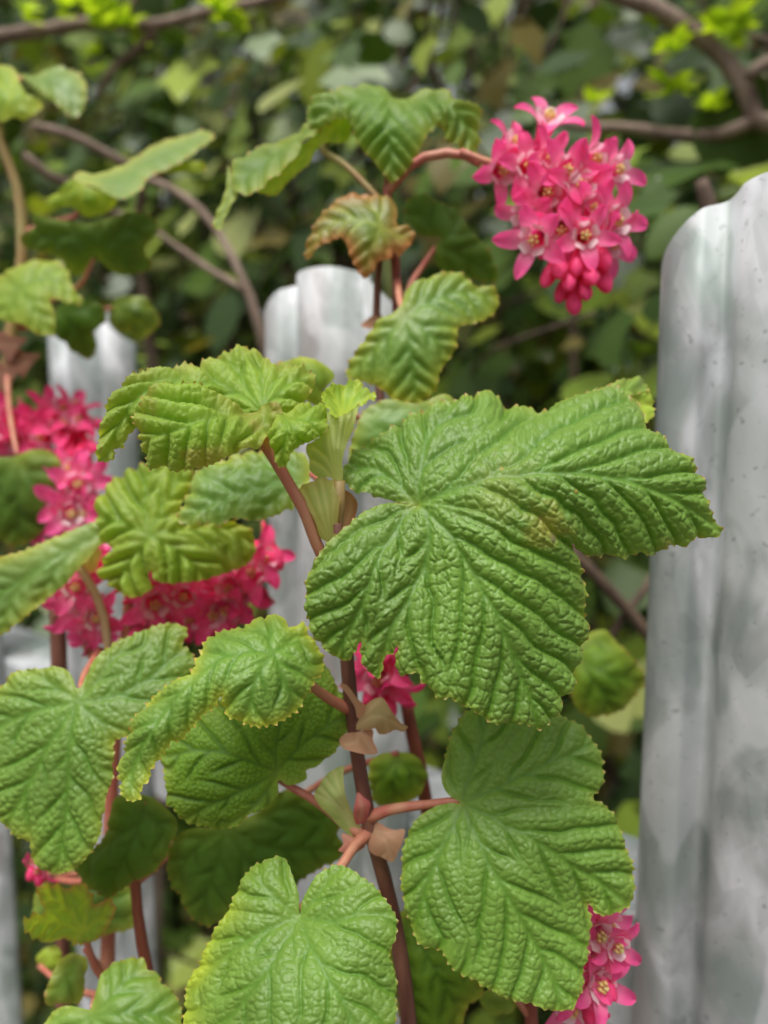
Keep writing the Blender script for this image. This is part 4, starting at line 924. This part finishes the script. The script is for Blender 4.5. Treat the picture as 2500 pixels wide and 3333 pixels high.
simple(sh4, B4, C10, [(110, 150), (200, 160), (300, 110), (380, 110), (450, 140), (500, 180), (520, 260), (500, 360), (450, 420), (400, 400), (320, 330), (250, 270), (180, 220)], [[(110, 170), (250, 200), (380, 260), (480, 380)], [(200, 185), (320, 150), (420, 140)]], .290, 'blue', (0, -.04), .006, sp=58, amp=.5, pet=[(112, 170, .292), (40, 300, .29), (-8, 470, .2855)])
simple(sh4, B4, C10, [(430, 780), (480, 745), (540, 760), (640, 740), (760, 690), (860, 620), (980, 560), (1100, 530), (1250, 500), (1290, 530), (1220, 590), (1100, 680), (960, 750), (885, 785), (850, 850), (780, 890), (700, 905), (640, 870), (560, 830), (480, 810)], [[(500, 790), (700, 780), (900, 680), (1280, 515)], [(520, 790), (620, 840), (720, 895)]], .275, 'blue', (0, -.08), .003, sp=60, amp=.3, pleat=6, teeth=4)
simple(sh4, B4, C10, [(230, 930), (330, 870), (430, 790), (520, 830), (640, 880), (700, 910), (670, 980), (580, 1020), (500, 1030), (430, 970), (340, 960)], [[(500, 800), (480, 900), (500, 1020)], [(500, 800), (400, 870), (240, 925)], [(505, 800), (600, 900), (670, 970)]], .281, 'lime', (0, .02), .003, mat=M_SOFT, pet=[(500, 830, .281), (460, 1000, .284), (300, 1060, .288), (140, 1120, .2905)])
simple(sh4, B4, C10, [(970, 760), (1060, 700), (1150, 680), (1230, 700), (1240, 740), (1180, 760), (1060, 758)], [[(960, 750), (1100, 720), (1235, 720)]], .282, 'lime', (0, .02), .003, mat=M_SOFT, pet=[(970, 750, .281), (800, 760, .282), (520, 830, .282)])
simple(sh4, B4, C10, [(110, 1160), (190, 1080), (175, 1005), (280, 1030), (400, 1050), (540, 1060), (680, 1020), (840, 1000), (930, 1040), (950, 1100), (890, 1180), (870, 1260), (920, 1310), (860, 1360), (740, 1380), (650, 1350), (580, 1290), (500, 1370), (430, 1390), (390, 1310), (250, 1240), (150, 1220)], [[(560, 1230), (700, 1130), (920, 1060)], [(560, 1230), (740, 1290), (900, 1320)], [(560, 1225), (400, 1130), (150, 1180)], [(560, 1225), (560, 1140), (550, 1065)], [(555, 1235), (480, 1300), (440, 1380)]], .272, 'dark', (0, .03), .004, mstr=.2, pet=[(560, 1230, .273), (480, 1420, .28), (200, 1560, .288), (100, 1600, .292)])
simple(sh4, B4, C10, [(-40, 1380), (60, 1320), (170, 1280), (330, 1270), (400, 1320), (430, 1420), (500, 1520), (420, 1530), (300, 1500), (322, 1600), (310, 1720), (220, 1720), (120, 1660), (30, 1640), (-40, 1620)], [[(110, 1440), (200, 1560), (290, 1710)], [(112, 1438), (280, 1380), (490, 1515)], [(108, 1440), (30, 1400), (-40, 1390)], [(108, 1445), (60, 1540), (20, 1630)]], .262, 'young', (0, -.03), .005, mat=M_SOFT, sp=52, pet=[(110, 1442, .264), (110, 1520, .275), (95, 1620, .291)])
simple(sh4, B4, C10, [(310, 1660), (330, 1560), (430, 1530), (540, 1520), (630, 1580), (630, 1650), (565, 1720), (580, 1800), (540, 1890), (460, 1860), (380, 1790), (310, 1720)], [[(350, 1580), (450, 1700), (540, 1880)], [(360, 1580), (500, 1580), (625, 1610)]], .282, 'dark', (0, .02), .004, mstr=.15, pet=[(350, 1580, .284), (230, 1640, .288), (85, 1660, .292)])
simple(sh4, B4, C10, [(640, 1600), (680, 1510), (780, 1490), (860, 1490), (920, 1560), (965, 1660), (920, 1720), (840, 1770), (760, 1740), (660, 1690)], [[(660, 1560), (780, 1620), (900, 1720)], [(665, 1555), (800, 1530), (920, 1570)]], .300, 'olive', (0, .02), .004, mstr=.4, pet=[(660, 1560, .301), (450, 1640, .297), (80, 1700, .293)])
# faded brown bracts at its foot and the flowers below
for (x, y) in ((40, 1780), (120, 1880), (10, 1960)):
    bract(sh4, B4, C10, [(x - 90, y + 10), (x - 30, y - 70), (x + 30, y - 40), (x + 120, y - 30), (x + 60, y + 40), (x + 20, y + 110), (x - 30, y + 50)], [[(x - 50, y), (x + 50, y + 10)]], [(x - 60, y, .288), (x + 60, y - 20, .284), (x, y + 60, .286)], 'brown', h=9)
rc = W3(V, [(40, 860, .29), (60, 900, .287), (90, 930, .284), (130, 950, .281), (170, 965, .28), (195, 985, .279)])
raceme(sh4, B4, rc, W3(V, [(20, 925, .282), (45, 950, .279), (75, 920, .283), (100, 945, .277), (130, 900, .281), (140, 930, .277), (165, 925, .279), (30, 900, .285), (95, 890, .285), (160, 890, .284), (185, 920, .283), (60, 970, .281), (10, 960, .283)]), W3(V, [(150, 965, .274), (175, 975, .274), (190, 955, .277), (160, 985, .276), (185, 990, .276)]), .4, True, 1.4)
rc = W3(V, [(195, 985, .279), (190, 1010, .275), (175, 1040, .273), (160, 1080, .272), (155, 1120, .272)])
raceme(sh4, B4, rc, W3(V, [(150, 1020, .262), (165, 1045, .260), (130, 1035, .263), (105, 1055, .264), (130, 1085, .260), (150, 1110, .259), (115, 1110, .262), (175, 1105, .262), (105, 1130, .264), (190, 1040, .266)]), [], .8, False, 1.4)
simple(sh4, B4, V, [(-40, 990), (20, 985), (70, 970), (110, 975), (130, 1000), (122, 1060), (105, 1120), (80, 1160), (40, 1182), (0, 1172), (-40, 1140)], [[(30, 980), (35, 1060), (40, 1178)], [(32, 985), (80, 1050), (115, 1080)], [(28, 985), (-10, 1060), (-35, 1100)]], .255, 'dark', (0, .02), .004, margin=(.22, .30, .03), mstr=.9, mw=34, pet=[(30, 982, .256), (20, 900, .27), (15, 800, .289)])

# lower left shoot
B5 = (-.09, .225, 0)
sh5 = empty('currant_shoot', B5, label='flowering currant shoot low beside the fence with a small cupped red-edged young leaf', cat='shrub', group='flowering currant shoots')
sp5 = W3(C7, [(540, 300, .205), (560, 450, .204), (572, 600, .203), (590, 730, .203), (610, 830, .203), (640, 1000, .203), (650, 1200, .204)])
stem(sh5, B5, np.vstack([sp5, down(sp5[-1], B5)]), np.r_[np.linspace(.0013, .0017, len(sp5)), .0025, .0035, .0045], M_RED)
simple(sh5, B5, C7, [(95, 660), (130, 630), (185, 612), (165, 565), (150, 522), (220, 500), (280, 515), (330, 500), (362, 530), (385, 580), (440, 562), (466, 600), (442, 670), (402, 722), (342, 746), (292, 756), (266, 722), (230, 736), (170, 736), (120, 710)],
  [[(335, 690), (220, 650), (100, 668)], [(335, 688), (280, 600), (165, 525)], [(338, 688), (350, 600), (340, 508)], [(340, 690), (400, 640), (460, 600)], [(335, 695), (300, 725), (285, 750)]], .190, 'lime', (0, .06), -.006, mat=M_SOFT, sp=48, h=7, amp=.9, alpha=40, margin=(.46, .20, .07), mstr=.7, mw=9, flip=False, pet=[(335, 692, .192), (370, 780, .196), (420, 860, .200), (600, 980, .2025)], tip=(.4, .12, .05))
simple(sh5, B5, C7, [(380, 960), (400, 900), (420, 850), (480, 800), (540, 785), (600, 790), (610, 830), (660, 850), (670, 890), (710, 915), (740, 960), (755, 1000), (755, 1063), (760, 1200), (600, 1350), (400, 1400), (250, 1350), (170, 1200), (172, 1080), (210, 1012), (270, 987), (330, 995), (365, 1000)],
  [[(372, 1022), (480, 930), (600, 800)], [(372, 1025), (560, 1020), (750, 1030)], [(372, 1028), (520, 1120), (700, 1240)], [(370, 1030), (375, 1200), (385, 1395)], [(368, 1028), (260, 1100), (180, 1190)], [(368, 1022), (280, 1000), (220, 1012)]], .176, 'main', (0, -.03), .005, h=10, sp=70, pet=[(372, 1023, .1775), (400, 960, .188), (480, 940, .196), (625, 960, .2028)], mstr=.4, alpha=42)
simple(sh5, B5, C7, [(185, 960), (200, 900), (230, 830), (270, 780), (330, 760), (365, 780), (370, 850), (360, 900), (330, 985), (250, 985), (200, 1000)], [[(340, 770), (280, 870), (210, 985)]], .196, 'blue', (.04, -.02), .003, mstr=.7, margin=(.42, .42, .05), pet=[(340, 770, .197), (420, 840, .2), (612, 860, .203)])
simple(sh5, B5, C7, [(470, 130), (620, 120), (680, 160), (740, 240), (720, 300), (690, 380), (640, 440), (580, 470), (520, 500), (460, 545), (420, 552), (380, 520), (330, 480), (300, 420), (330, 380), (420, 300), (450, 200)], [[(600, 150), (560, 280), (500, 400), (420, 545)], [(590, 180), (680, 260), (700, 340)], [(580, 230), (460, 300), (330, 420)]], .192, 'dark', (0, .01), .005, mstr=.25, h=10, pet=[(600, 152, .193), (570, 200, .199), (545, 320, .205)])
simple(sh5, B5, C7, [(700, 480), (690, 400), (710, 310), (780, 260), (900, 250), (1050, 200), (1180, 100), (1300, 120), (1420, 200), (1410, 300), (1450, 340), (1400, 390), (1300, 440), (1200, 520), (1000, 580), (890, 660), (830, 665), (790, 625), (760, 590), (740, 540), (710, 510)], [[(930, 250), (900, 400), (860, 520), (840, 660)], [(940, 250), (1100, 330), (1300, 340), (1430, 340)], [(935, 250), (820, 330), (710, 480)], [(940, 245), (1100, 200), (1290, 130)], [(938, 255), (1050, 420), (1180, 510)]], .198, 'dark', (0, .01), .005, mstr=.3, h=10, pet=[(930, 252, .199), (800, 300, .206), (560, 480, .2042)])
simple(sh5, B5, C7, [(140, 520), (170, 450), (250, 410), (350, 420), (450, 480), (560, 500), (565, 600), (560, 660), (480, 690), (300, 700), (140, 680)], [[(180, 480), (330, 560), (540, 650)], [(200, 470), (220, 580), (220, 690)]], .226, 'blue', (0, -.01), .004, pet=[(180, 478, .227), (360, 440, .222), (560, 480, .2045)])
simple(sh5, B5, C7, [(140, 790), (180, 750), (240, 740), (260, 790), (220, 850), (170, 860)], [[(150, 840), (240, 745)]], .23, 'lime', (0, 0), .002, pet=[(150, 840, .23), (250, 900, .222), (500, 960, .206), (630, 980, .2035)])
simple(sh5, B5, C7, [(120, 380), (160, 320), (200, 300), (210, 360), (190, 420), (150, 450), (110, 440)], [[(140, 440), (190, 310)]], .23, 'lime', (0, 0), .002, pet=[(140, 442, .23), (250, 470, .222), (555, 460, .2045)])
rc = W3(C7, [(556, 420, .2042), (400, 400, .212), (260, 380, .22), (190, 385, .224)])
raceme(sh5, B5, rc, W3(C7, [(180, 400, .222)]), W3(C7, [(175, 425, .222), (165, 400, .223)]), .5, True)
simple(sh5, B5, V, [(800, 1640), (850, 1622), (900, 1632), (928, 1680), (905, 1722), (860, 1745), (810, 1738), (793, 1690)], [[(860, 1630), (850, 1690), (850, 1742)], [(860, 1635), (900, 1680), (915, 1700)], [(858, 1635), (820, 1680), (800, 1710)]], .205, 'mid', (0, 0), .004, sp=60, pet=[(860, 1632, .206), (760, 1660, .212), (500, 1800, .212), (285, 1840, .2045)])

# lower right shoot: flowers between the leaf and the pale
B6 = (.075, .215, 0)
sh6 = empty('currant_shoot', B6, label='flowering currant shoot with bright pink flowers low beside the widest pale', cat='shrub', group='flowering currant shoots')
sp6 = W3(V, [(1190, 1900, .186), (1210, 1960, .187), (1222, 2040, .188), (1215, 2120, .190), (1190, 2230, .194)])
sp6b = np.vstack([W3(V, [(1150, 1500, .222), (1140, 1650, .215), (1135, 1850, .207), (1140, 2050, .201), (1150, 2250, .199)])])
stem(sh6, B6, np.vstack([sp6b, down(sp6b[-1], B6)]), np.r_[np.linspace(.0012, .0018, 5), .003, .004, .005], M_RED)
stem(sh6, B6, np.vstack([W3(V, [(1137, 1850, .207), (1160, 1862, .196)]), sp6[:1]]), .0010, M_PET, 'peduncle')
raceme(sh6, B6, sp6[:4], W3(V, [(1255, 1985, .180), (1285, 2010, .177), (1320, 2035, .177), (1250, 2050, .178), (1270, 2075, .179), (1285, 2120, .177), (1250, 2120, .179), (1235, 2160, .181), (1240, 2000, .183), (1300, 1985, .181)]), W3(V, [(1300, 2110, .178), (1270, 2165, .18), (1245, 2195, .182)]), .6, False, 1.2)
simple(sh6, B6, V, [(1235, 1390), (1270, 1365), (1310, 1360), (1340, 1390), (1385, 1440), (1398, 1475), (1370, 1510), (1340, 1540), (1300, 1550), (1260, 1545), (1240, 1520), (1225, 1450)], [[(1240, 1410), (1300, 1450), (1390, 1475)], [(1240, 1412), (1290, 1480), (1330, 1540)], [(1240, 1408), (1290, 1385), (1330, 1385)]], .245, 'mid', (0, -.02), .005, pet=[(1240, 1410, .246), (1200, 1450, .235), (1150, 1500, .222)])
simple(sh6, B6, V, [(850, 1980), (900, 1960), (960, 2010), (1000, 2060), (1042, 2110), (1046, 2150), (1010, 2182), (1000, 2220), (960, 2260), (880, 2240), (850, 2150), (838, 2050)], [[(880, 1970), (930, 2080), (1000, 2200)], [(880, 1975), (980, 2060), (1040, 2130)], [(878, 1978), (870, 2100), (890, 2230)]], .188, 'mid', (0, -.01), .005, sp=64, pet=[(880, 1972, .189), (960, 1960, .196), (1137, 1950, .204)])
simple(sh6, B6, V, [(1030, 2150), (1060, 2140), (1100, 2150), (1125, 2170), (1100, 2195), (1050, 2190)], [[(1035, 2165), (1120, 2172)]], .196, 'main', (0, 0), .002, pet=[(1120, 2172, .196), (1148, 2200, .1995)])
# leaves half hidden behind the big leaf and the curled one
simple(sh2, B2, V, [(755, 1000), (765, 930), (790, 880), (850, 858), (900, 868), (970, 850), (1000, 900), (900, 950), (830, 990), (790, 1015)], [[(990, 880), (880, 920), (770, 980)], [(960, 885), (870, 880), (800, 890)]], .196, 'blue', (0, -.02), .004, pet=[(990, 880, .197), (940, 960, .209), (905, 1000, .2205)])
simple(sh2, B2, V, [(595, 785), (650, 768), (700, 780), (725, 812), (705, 840), (700, 880), (650, 860), (600, 830)], [[(700, 850), (660, 800), (620, 785)], [(700, 850), (710, 815), (705, 790)]], .202, 'mid', (0, -.02), .004, pet=[(700, 850, .203), (770, 900, .212), (890, 920, .222)])

# ------------------------------------------------------------------ branches with fresh buds, behind the fence
BUD_LEAVES = []
def bud_leaf_mesh(seed):
    rg = np.random.default_rng(seed); v, f, c = [], [], []
    for k in range(6):
        an = rg.uniform(0, 6.28); el = rg.uniform(.3, 1.3); L = .012 * rg.uniform(.7, 1.2); wd = L * .3
        ax = np.array((math.cos(an) * math.cos(el), math.sin(an) * math.cos(el), math.sin(el))); sx = np.cross(ax, (0, 0, 1)); sx /= np.linalg.norm(sx); up = np.cross(sx, ax)
        n = len(v)
        for t, w_ in ((0, .15), (.35, .9), (.7, .8), (1, .05)):
            for q in (-1, 0, 1): v.append(ax * L * t + sx * wd * w_ * q + up * (abs(q) * .0012 - .003 * t * t))
        for i in range(3):
            for j in range(2): f.append((n + i * 3 + j, n + i * 3 + j + 1, n + (i + 1) * 3 + j + 1, n + (i + 1) * 3 + j))
    me = bpy.data.meshes.new('leaf_bud'); me.from_pydata([tuple(x) for x in v], [], f); me.materials.append(M_SOFT)
    at = me.color_attributes.new('Col', 'FLOAT_COLOR', 'POINT'); cc = np.ones((len(v), 4)); cc[:, :3] = np.array((.34, .48, .03)) * (.85 + .3 * rg.random((len(v), 1))); at.data.foreach_set('color', cc.ravel())
    me.polygons.foreach_set('use_smooth', np.ones(len(me.polygons), bool)); me.update()
    return me
BUD_LEAVES = [bud_leaf_mesh(i) for i in range(4)]
def bud(parent, base, p, s, nm='leaf_bud'):
    o = bpy.data.objects.new(nm, BUD_LEAVES[int(RNG.integers(0, 4))]); COL.objects.link(o); o.parent = parent
    o.location = np.asarray(p) - np.asarray(base); o.scale = (s, s, s); o.rotation_euler = (RNG.uniform(-.5, .5), RNG.uniform(-.5, .5), RNG.uniform(0, 6.28))
def branch(label, cat, base, main, rad, sides, buds, mat=M_TWIG, name='budding_branch'):
    r = empty(name, base, label=label, cat=cat)
    m = np.vstack([main, down(main[-1], base)])
    v, f = tube(m, np.r_[np.broadcast_to(rad, len(main)), .006, .008, .010], 8, .01, .25)
    mesh_obj('limb', v, f, mat, r, base)
    for pts, rr in sides:
        v, f = tube(pts, rr, 7, .008, .25); mesh_obj('twig', v, f, mat, r, base)
    for p, s in buds: bud(r, base, p, s)
    return r
DB = .52
branch('brown hedge branch set with yellow-green bud tufts, crossing above the small pale leaves', 'branch', (-.62, .70, 0),
  W3(C1, [(1500, -90, DB), (1300, -40, DB), (1150, 0, DB), (900, 52, DB), (650, 108, DB), (400, 100, DB), (200, 130, DB), (-20, 160, DB), (-300, 230, DB + .03), (-500, 500, DB + .1)]), np.linspace(.0028, .0055, 10),
  [(W3(C1, [(690, 105, DB), (600, 200, DB + .005), (480, 310, DB + .01), (420, 420, DB + .02)]), (.003, .0028, .0025, .002)), (W3(C1, [(500, 100, DB), (560, 40, DB - .01), (600, -60, DB - .01)]), .002)],
  [(p, s) for p, s in zip(W3(C1, [(110, 60, DB - .02), (115, 95, DB - .01), (270, 45, DB - .02), (280, 90, DB), (430, 20, DB - .02), (440, 80, DB - .02), (450, 130, DB - .02), (550, 120, DB - .01), (570, 150, DB), (520, 80, DB - .01), (950, 60, DB - .01), (1000, 110, DB), (1010, 140, DB), (960, 20, DB), (420, 250, DB + .01), (390, 330, DB)]), (1.0, .8, 1.1, .8, 1.5, 1.6, 1.4, 1.4, 1.2, 1.3, 1.3, 1.2, 1.2, 1.1, 1.1, 1.0))])
branch('forked grey-brown hedge branch bending down beyond the round-topped widest pale', 'branch', (.62, .45, 0),
  W3(C2, [(850, -120, .47), (1000, -20, .47), (1150, 30, .47), (1320, 130, .47), (1480, 270, .47), (1560, 400, .47), (1605, 520, .47), (1720, 540, .46), (1900, 560, .45), (2200, 900, .45)]), np.linspace(.0045, .0068, 10),
  [(W3(C2, [(1605, 520, .47), (1450, 582, .475), (1250, 580, .48), (1050, 552, .485), (850, 545, .49), (700, 520, .5)]), np.linspace(.0048, .0028, 6)), (W3(C2, [(1720, 540, .46), (1660, 265, .46), (1580, 325, .455)]), .004)],
  [(p, s) for p, s in zip(W3(C2, [(1500, 100, .455), (1510, 170, .46), (1250, 210, .465), (1270, 230, .46), (1220, 390, .475), (1230, 420, .48), (1400, 480, .47), (1420, 500, .475), (1180, 100, .47), (900, 450, .49), (1540, 140, .46)]), (1.5, 1.3, 1.3, 1.2, 1.4, 1.2, 1.2, 1.1, .9, 1.1, 1.2))])
branch('thin grey bare stem leaning between the drooping leaf tip and the middle pale', 'branch', (-.06, .62, 0),
  W3(C10, [(820, 780, .42), (1000, 840, .415), (1200, 980, .41), (1300, 1100, .405), (1400, 1280, .40), (1500, 1500, .40), (1560, 1700, .40), (1640, 2100, .42), (1700, 2800, .45)]), np.linspace(.0020, .0030, 9),
  [(W3(C10, [(1490, 1470, .40), (1340, 1390, .405), (1100, 1230, .42), (900, 1090, .44), (700, 1000, .46)]), np.linspace(.0022, .0014, 5))], [], name='bare_branch')
branch('bare brown twig slanting behind the upright tan currant stem', 'branch', (-.30, .75, 0),
  W3(C10, [(140, 650, .40), (300, 780, .41), (420, 830, .42), (600, 960, .45), (800, 1200, .50), (900, 1800, .55)]), np.linspace(.0022, .004, 6),
  [(W3(C10, [(200, 480, .43), (400, 525, .43), (600, 620, .435), (760, 710, .44), (800, 1200, .50)]), (.0024, .0025, .0027, .003, .0034))], [], name='bare_branch')
branch('brown twig stump poking up behind the curved top of the widest pale', 'branch', (.22, .40, 0),
  W3(C2, [(1370, 775, .32), (1380, 810, .321), (1395, 860, .322), (1420, 1000, .325), (1460, 1400, .335), (1500, 2600, .36)]), np.linspace(.0026, .0036, 6), [], [], name='twig_stump')
branch('crossed brown twigs between the big leaf and the widest pale', 'branch', (.16, .5, 0),
  W3(V, [(1200, 1160, .34), (1260, 1215, .34), (1330, 1290, .345), (1400, 1370, .35), (1470, 1500, .36), (1560, 1900, .38)]), np.linspace(.0022, .0036, 6),
  [(W3(V, [(1440, 1180, .36), (1395, 1270, .355), (1340, 1340, .35), (1300, 1420, .36)]), .0018)], [], M_DTWIG, name='bare_branch')

# ------------------------------------------------------------------ hedge behind the fence
HB = F0 + FN * .75
hedge = empty('ivy_hedge', (HB[0], HB[1], 0), label='tall dense hedge of glossy ivy leaves behind the steel fence', cat='hedge')
HBASE = np.array((HB[0], HB[1], 0))
def ivy_shape(kind):
    if kind == 0: pol = [(0, -.05), (.28, -.22), (.42, .05), (.62, .30), (.34, .45), (.18, .75), (0, 1.0)]
    elif kind == 1: pol = [(0, 0), (.22, .08), (.36, .35), (.33, .62), (.18, .86), (.06, .96), (0, 1.0)]
    else: pol = [(0, -.03), (.34, -.12), (.50, .18), (.46, .48), (.28, .78), (.1, .94), (0, 1.0)]
    v, f = [], []
    n = len(pol)
    for (x, y) in pol: v.append((0, y, -.10 * (y - .4) ** 2))
    for (x, y) in pol: v.append((x, y, .10 * x - .22 * x * x - .12 * (y - .4) ** 2))
    for (x, y) in pol: v.append((-x, y, .10 * x - .22 * x * x - .12 * (y - .4) ** 2))
    for i in range(n - 1):
        f.append((i, n + i, n + i + 1)); f.append((i, n + i + 1, i + 1))
        f.append((i, 2 * n + i + 1, 2 * n + i)); f.append((i, i + 1, 2 * n + i + 1))
    f = [q for q in f if not ((q[1] in (n, 2 * n)) and q[0] == 0 and False)]
    return np.array(v, float), np.array(f)
SH = [ivy_shape(k) for k in range(3)]
HC = [(.030, .062, .010), (.052, .100, .014), (.095, .165, .024), (.17, .25, .03), (.28, .36, .04), (.16, .13, .03), (.28, .31, .10)]
HW = [.24, .22, .18, .13, .10, .08, .05]
def place(n, wlo, whi, size, tlo=-2.0, thi=1.25, zlo=.1, zhi=3.1, frac_out=.12, power=1.0):
    t = RNG.uniform(tlo, thi, n); w_ = wlo + (whi - wlo) * RNG.random(n) ** power; z = RNG.uniform(zlo, zhi, n)
    xy = F0[None] + t[:, None] * FD + w_[:, None] * FN
    p = np.c_[xy, z]
    rel = p - CAM; dep = rel @ FWD
    ix = rel @ RIGHT / np.maximum(dep, .01); iy = rel @ UP / np.maximum(dep, .01)
    vis = (dep > .05) & (np.abs(ix) < .62) & (np.abs(iy) < .80)
    keep = vis | (RNG.random(n) < frac_out)
    p, w_, vis, dep, ix, iy = p[keep], w_[keep], vis[keep], dep[keep], ix[keep], iy[keep]
    # lumpy front face
    lump = np.sin(p[:, 0] * 9 + p[:, 2] * 7) * np.sin(p[:, 2] * 11 - p[:, 1] * 6)
    p[:, :2] += FN * (.05 * lump)[:, None]
    m = len(p)
    s = size * np.clip(RNG.lognormal(-.05, .34, m), .4, 1.6)
    # leaves face out of the hedge and up, hanging tips
    nrm = np.c_[np.tile(-FN, (m, 1)), np.full(m, .75)] + RNG.normal(0, .55, (m, 3)); nrm /= np.linalg.norm(nrm, axis=1)[:, None]
    tipd = np.c_[RNG.normal(0, .6, (m, 2)), np.full(m, -.8)] + RNG.normal(0, .3, (m, 3))
    tipd -= nrm * np.sum(tipd * nrm, 1)[:, None]; tipd /= np.linalg.norm(tipd, axis=1)[:, None]
    sx = np.cross(tipd, nrm)
    kind = RNG.choice(3, m, p=[.45, .42, .13]); colr = RNG.choice(len(HC), m, p=HW)
    return dict(p=p, s=s, n=nrm, t=tipd, x=sx, k=kind, c=colr, vis=vis, dep=dep, ix=ix, iy=iy)
def build_stuff(L, name):
    vs, fs, cs, n = [], [], [], 0
    for kd in range(3):
        m = np.where(L['k'] == kd)[0]
        v, f = SH[kd]
        W_ = L['p'][m][:, None, :] + L['s'][m][:, None, None] * (v[None, :, 0, None] * L['x'][m][:, None, :] + v[None, :, 1, None] * L['t'][m][:, None, :] + v[None, :, 2, None] * L['n'][m][:, None, :])
        cc = np.array(HC)[L['c'][m]] * RNG.uniform(.75, 1.25, (len(m), 1))
        vs.append(W_.reshape(-1, 3)); cs.append(np.repeat(cc, len(v), 0))
        fs.append((f[None] + (np.arange(len(m)) * len(v))[:, None, None]).reshape(-1, 3) + n); n += len(m) * len(v)
    o = mesh_obj(name, np.vstack(vs), np.vstack(fs), M_HEDGE, hedge, HBASE, np.vstack(cs))
    props(o, kind='stuff')
    return o
front = place(27000, .28, .75, .039, tlo=-4.4, power=1.2, frac_out=.16)
deep = place(24000, .6, 1.3, .055, tlo=-5.2, frac_out=.2)
back = place(13500, 1.15, 2.3, .13, tlo=-6.5, frac_out=.3, zhi=4.2)
# the leaves that show largest are objects of their own
score = np.where(front['vis'] & (np.abs(front['ix']) < .52) & (np.abs(front['iy']) < .69) & (front['p'][:, 2] > 1.45), front['s'] / front['dep'], 0)
pick = np.argsort(-score)[:290]
rest_m = np.ones(len(front['p']), bool); rest_m[pick] = False
def sub(L, m): return {k: v[m] for k, v in L.items()}
build_stuff(sub(front, rest_m), 'foliage'); build_stuff(deep, 'inner_foliage'); build_stuff(back, 'rear_foliage')
LM = {}
for kd in range(3):
    for ci in range(len(HC)):
        v, f = SH[kd]
        me = bpy.data.meshes.new('leaf'); me.from_pydata(v.tolist(), [], f.tolist()); me.materials.append(M_HEDGE)
        at = me.color_attributes.new('Col', 'FLOAT_COLOR', 'POINT'); cc = np.ones((len(v), 4)); cc[:, :3] = HC[ci]; at.data.foreach_set('color', cc.ravel())
        me.polygons.foreach_set('use_smooth', np.ones(len(me.polygons), bool)); me.update(); LM[kd, ci] = me
for i in pick:
    o = bpy.data.objects.new('leaf', LM[int(front['k'][i]), int(front['c'][i])]); COL.objects.link(o); o.parent = hedge
    R = Matrix((Vector(front['x'][i]), Vector(front['t'][i]), Vector(front['n'][i]))).transposed()
    s = float(front['s'][i])
    o.matrix_local = Matrix.Translation(Vector(front['p'][i] - HBASE)) @ R.to_4x4() @ Matrix.Diagonal((s, s, s, 1))
# woody stems inside the hedge
parts = []
for i in range(70):
    t0 = RNG.uniform(-1.6, 1.1); w0 = RNG.uniform(.6, 1.3)
    b0 = np.r_[F0 + FD * t0 + FN * w0, 0.0]
    pts = [b0]
    for k in range(1, 8):
        pts.append(pts[-1] + np.array((RNG.normal(0, .07), RNG.normal(0, .06), .42)))
    parts.append(tube(pts, np.linspace(.009, .002, 8), 6, .06, .2))
for i in range(160):
    t0 = RNG.uniform(-1.2, .9); w0 = RNG.uniform(.30, .8)
    b0 = np.r_[F0 + FD * t0 + FN * w0, RNG.uniform(1.0, 2.5)]
    d0 = RNG.normal(0, 1, 3); d0 /= np.linalg.norm(d0); L = RNG.uniform(.1, .35)
    parts.append(tube([b0, b0 + d0 * L * .5 + RNG.normal(0, .02, 3), b0 + d0 * L + RNG.normal(0, .03, 3)], (.0028, .0022, .0012), 5, .03, .2))
v, f = merge(parts)
props(mesh_obj('stems', v, f, M_DTWIG, hedge, HBASE), kind='stuff')
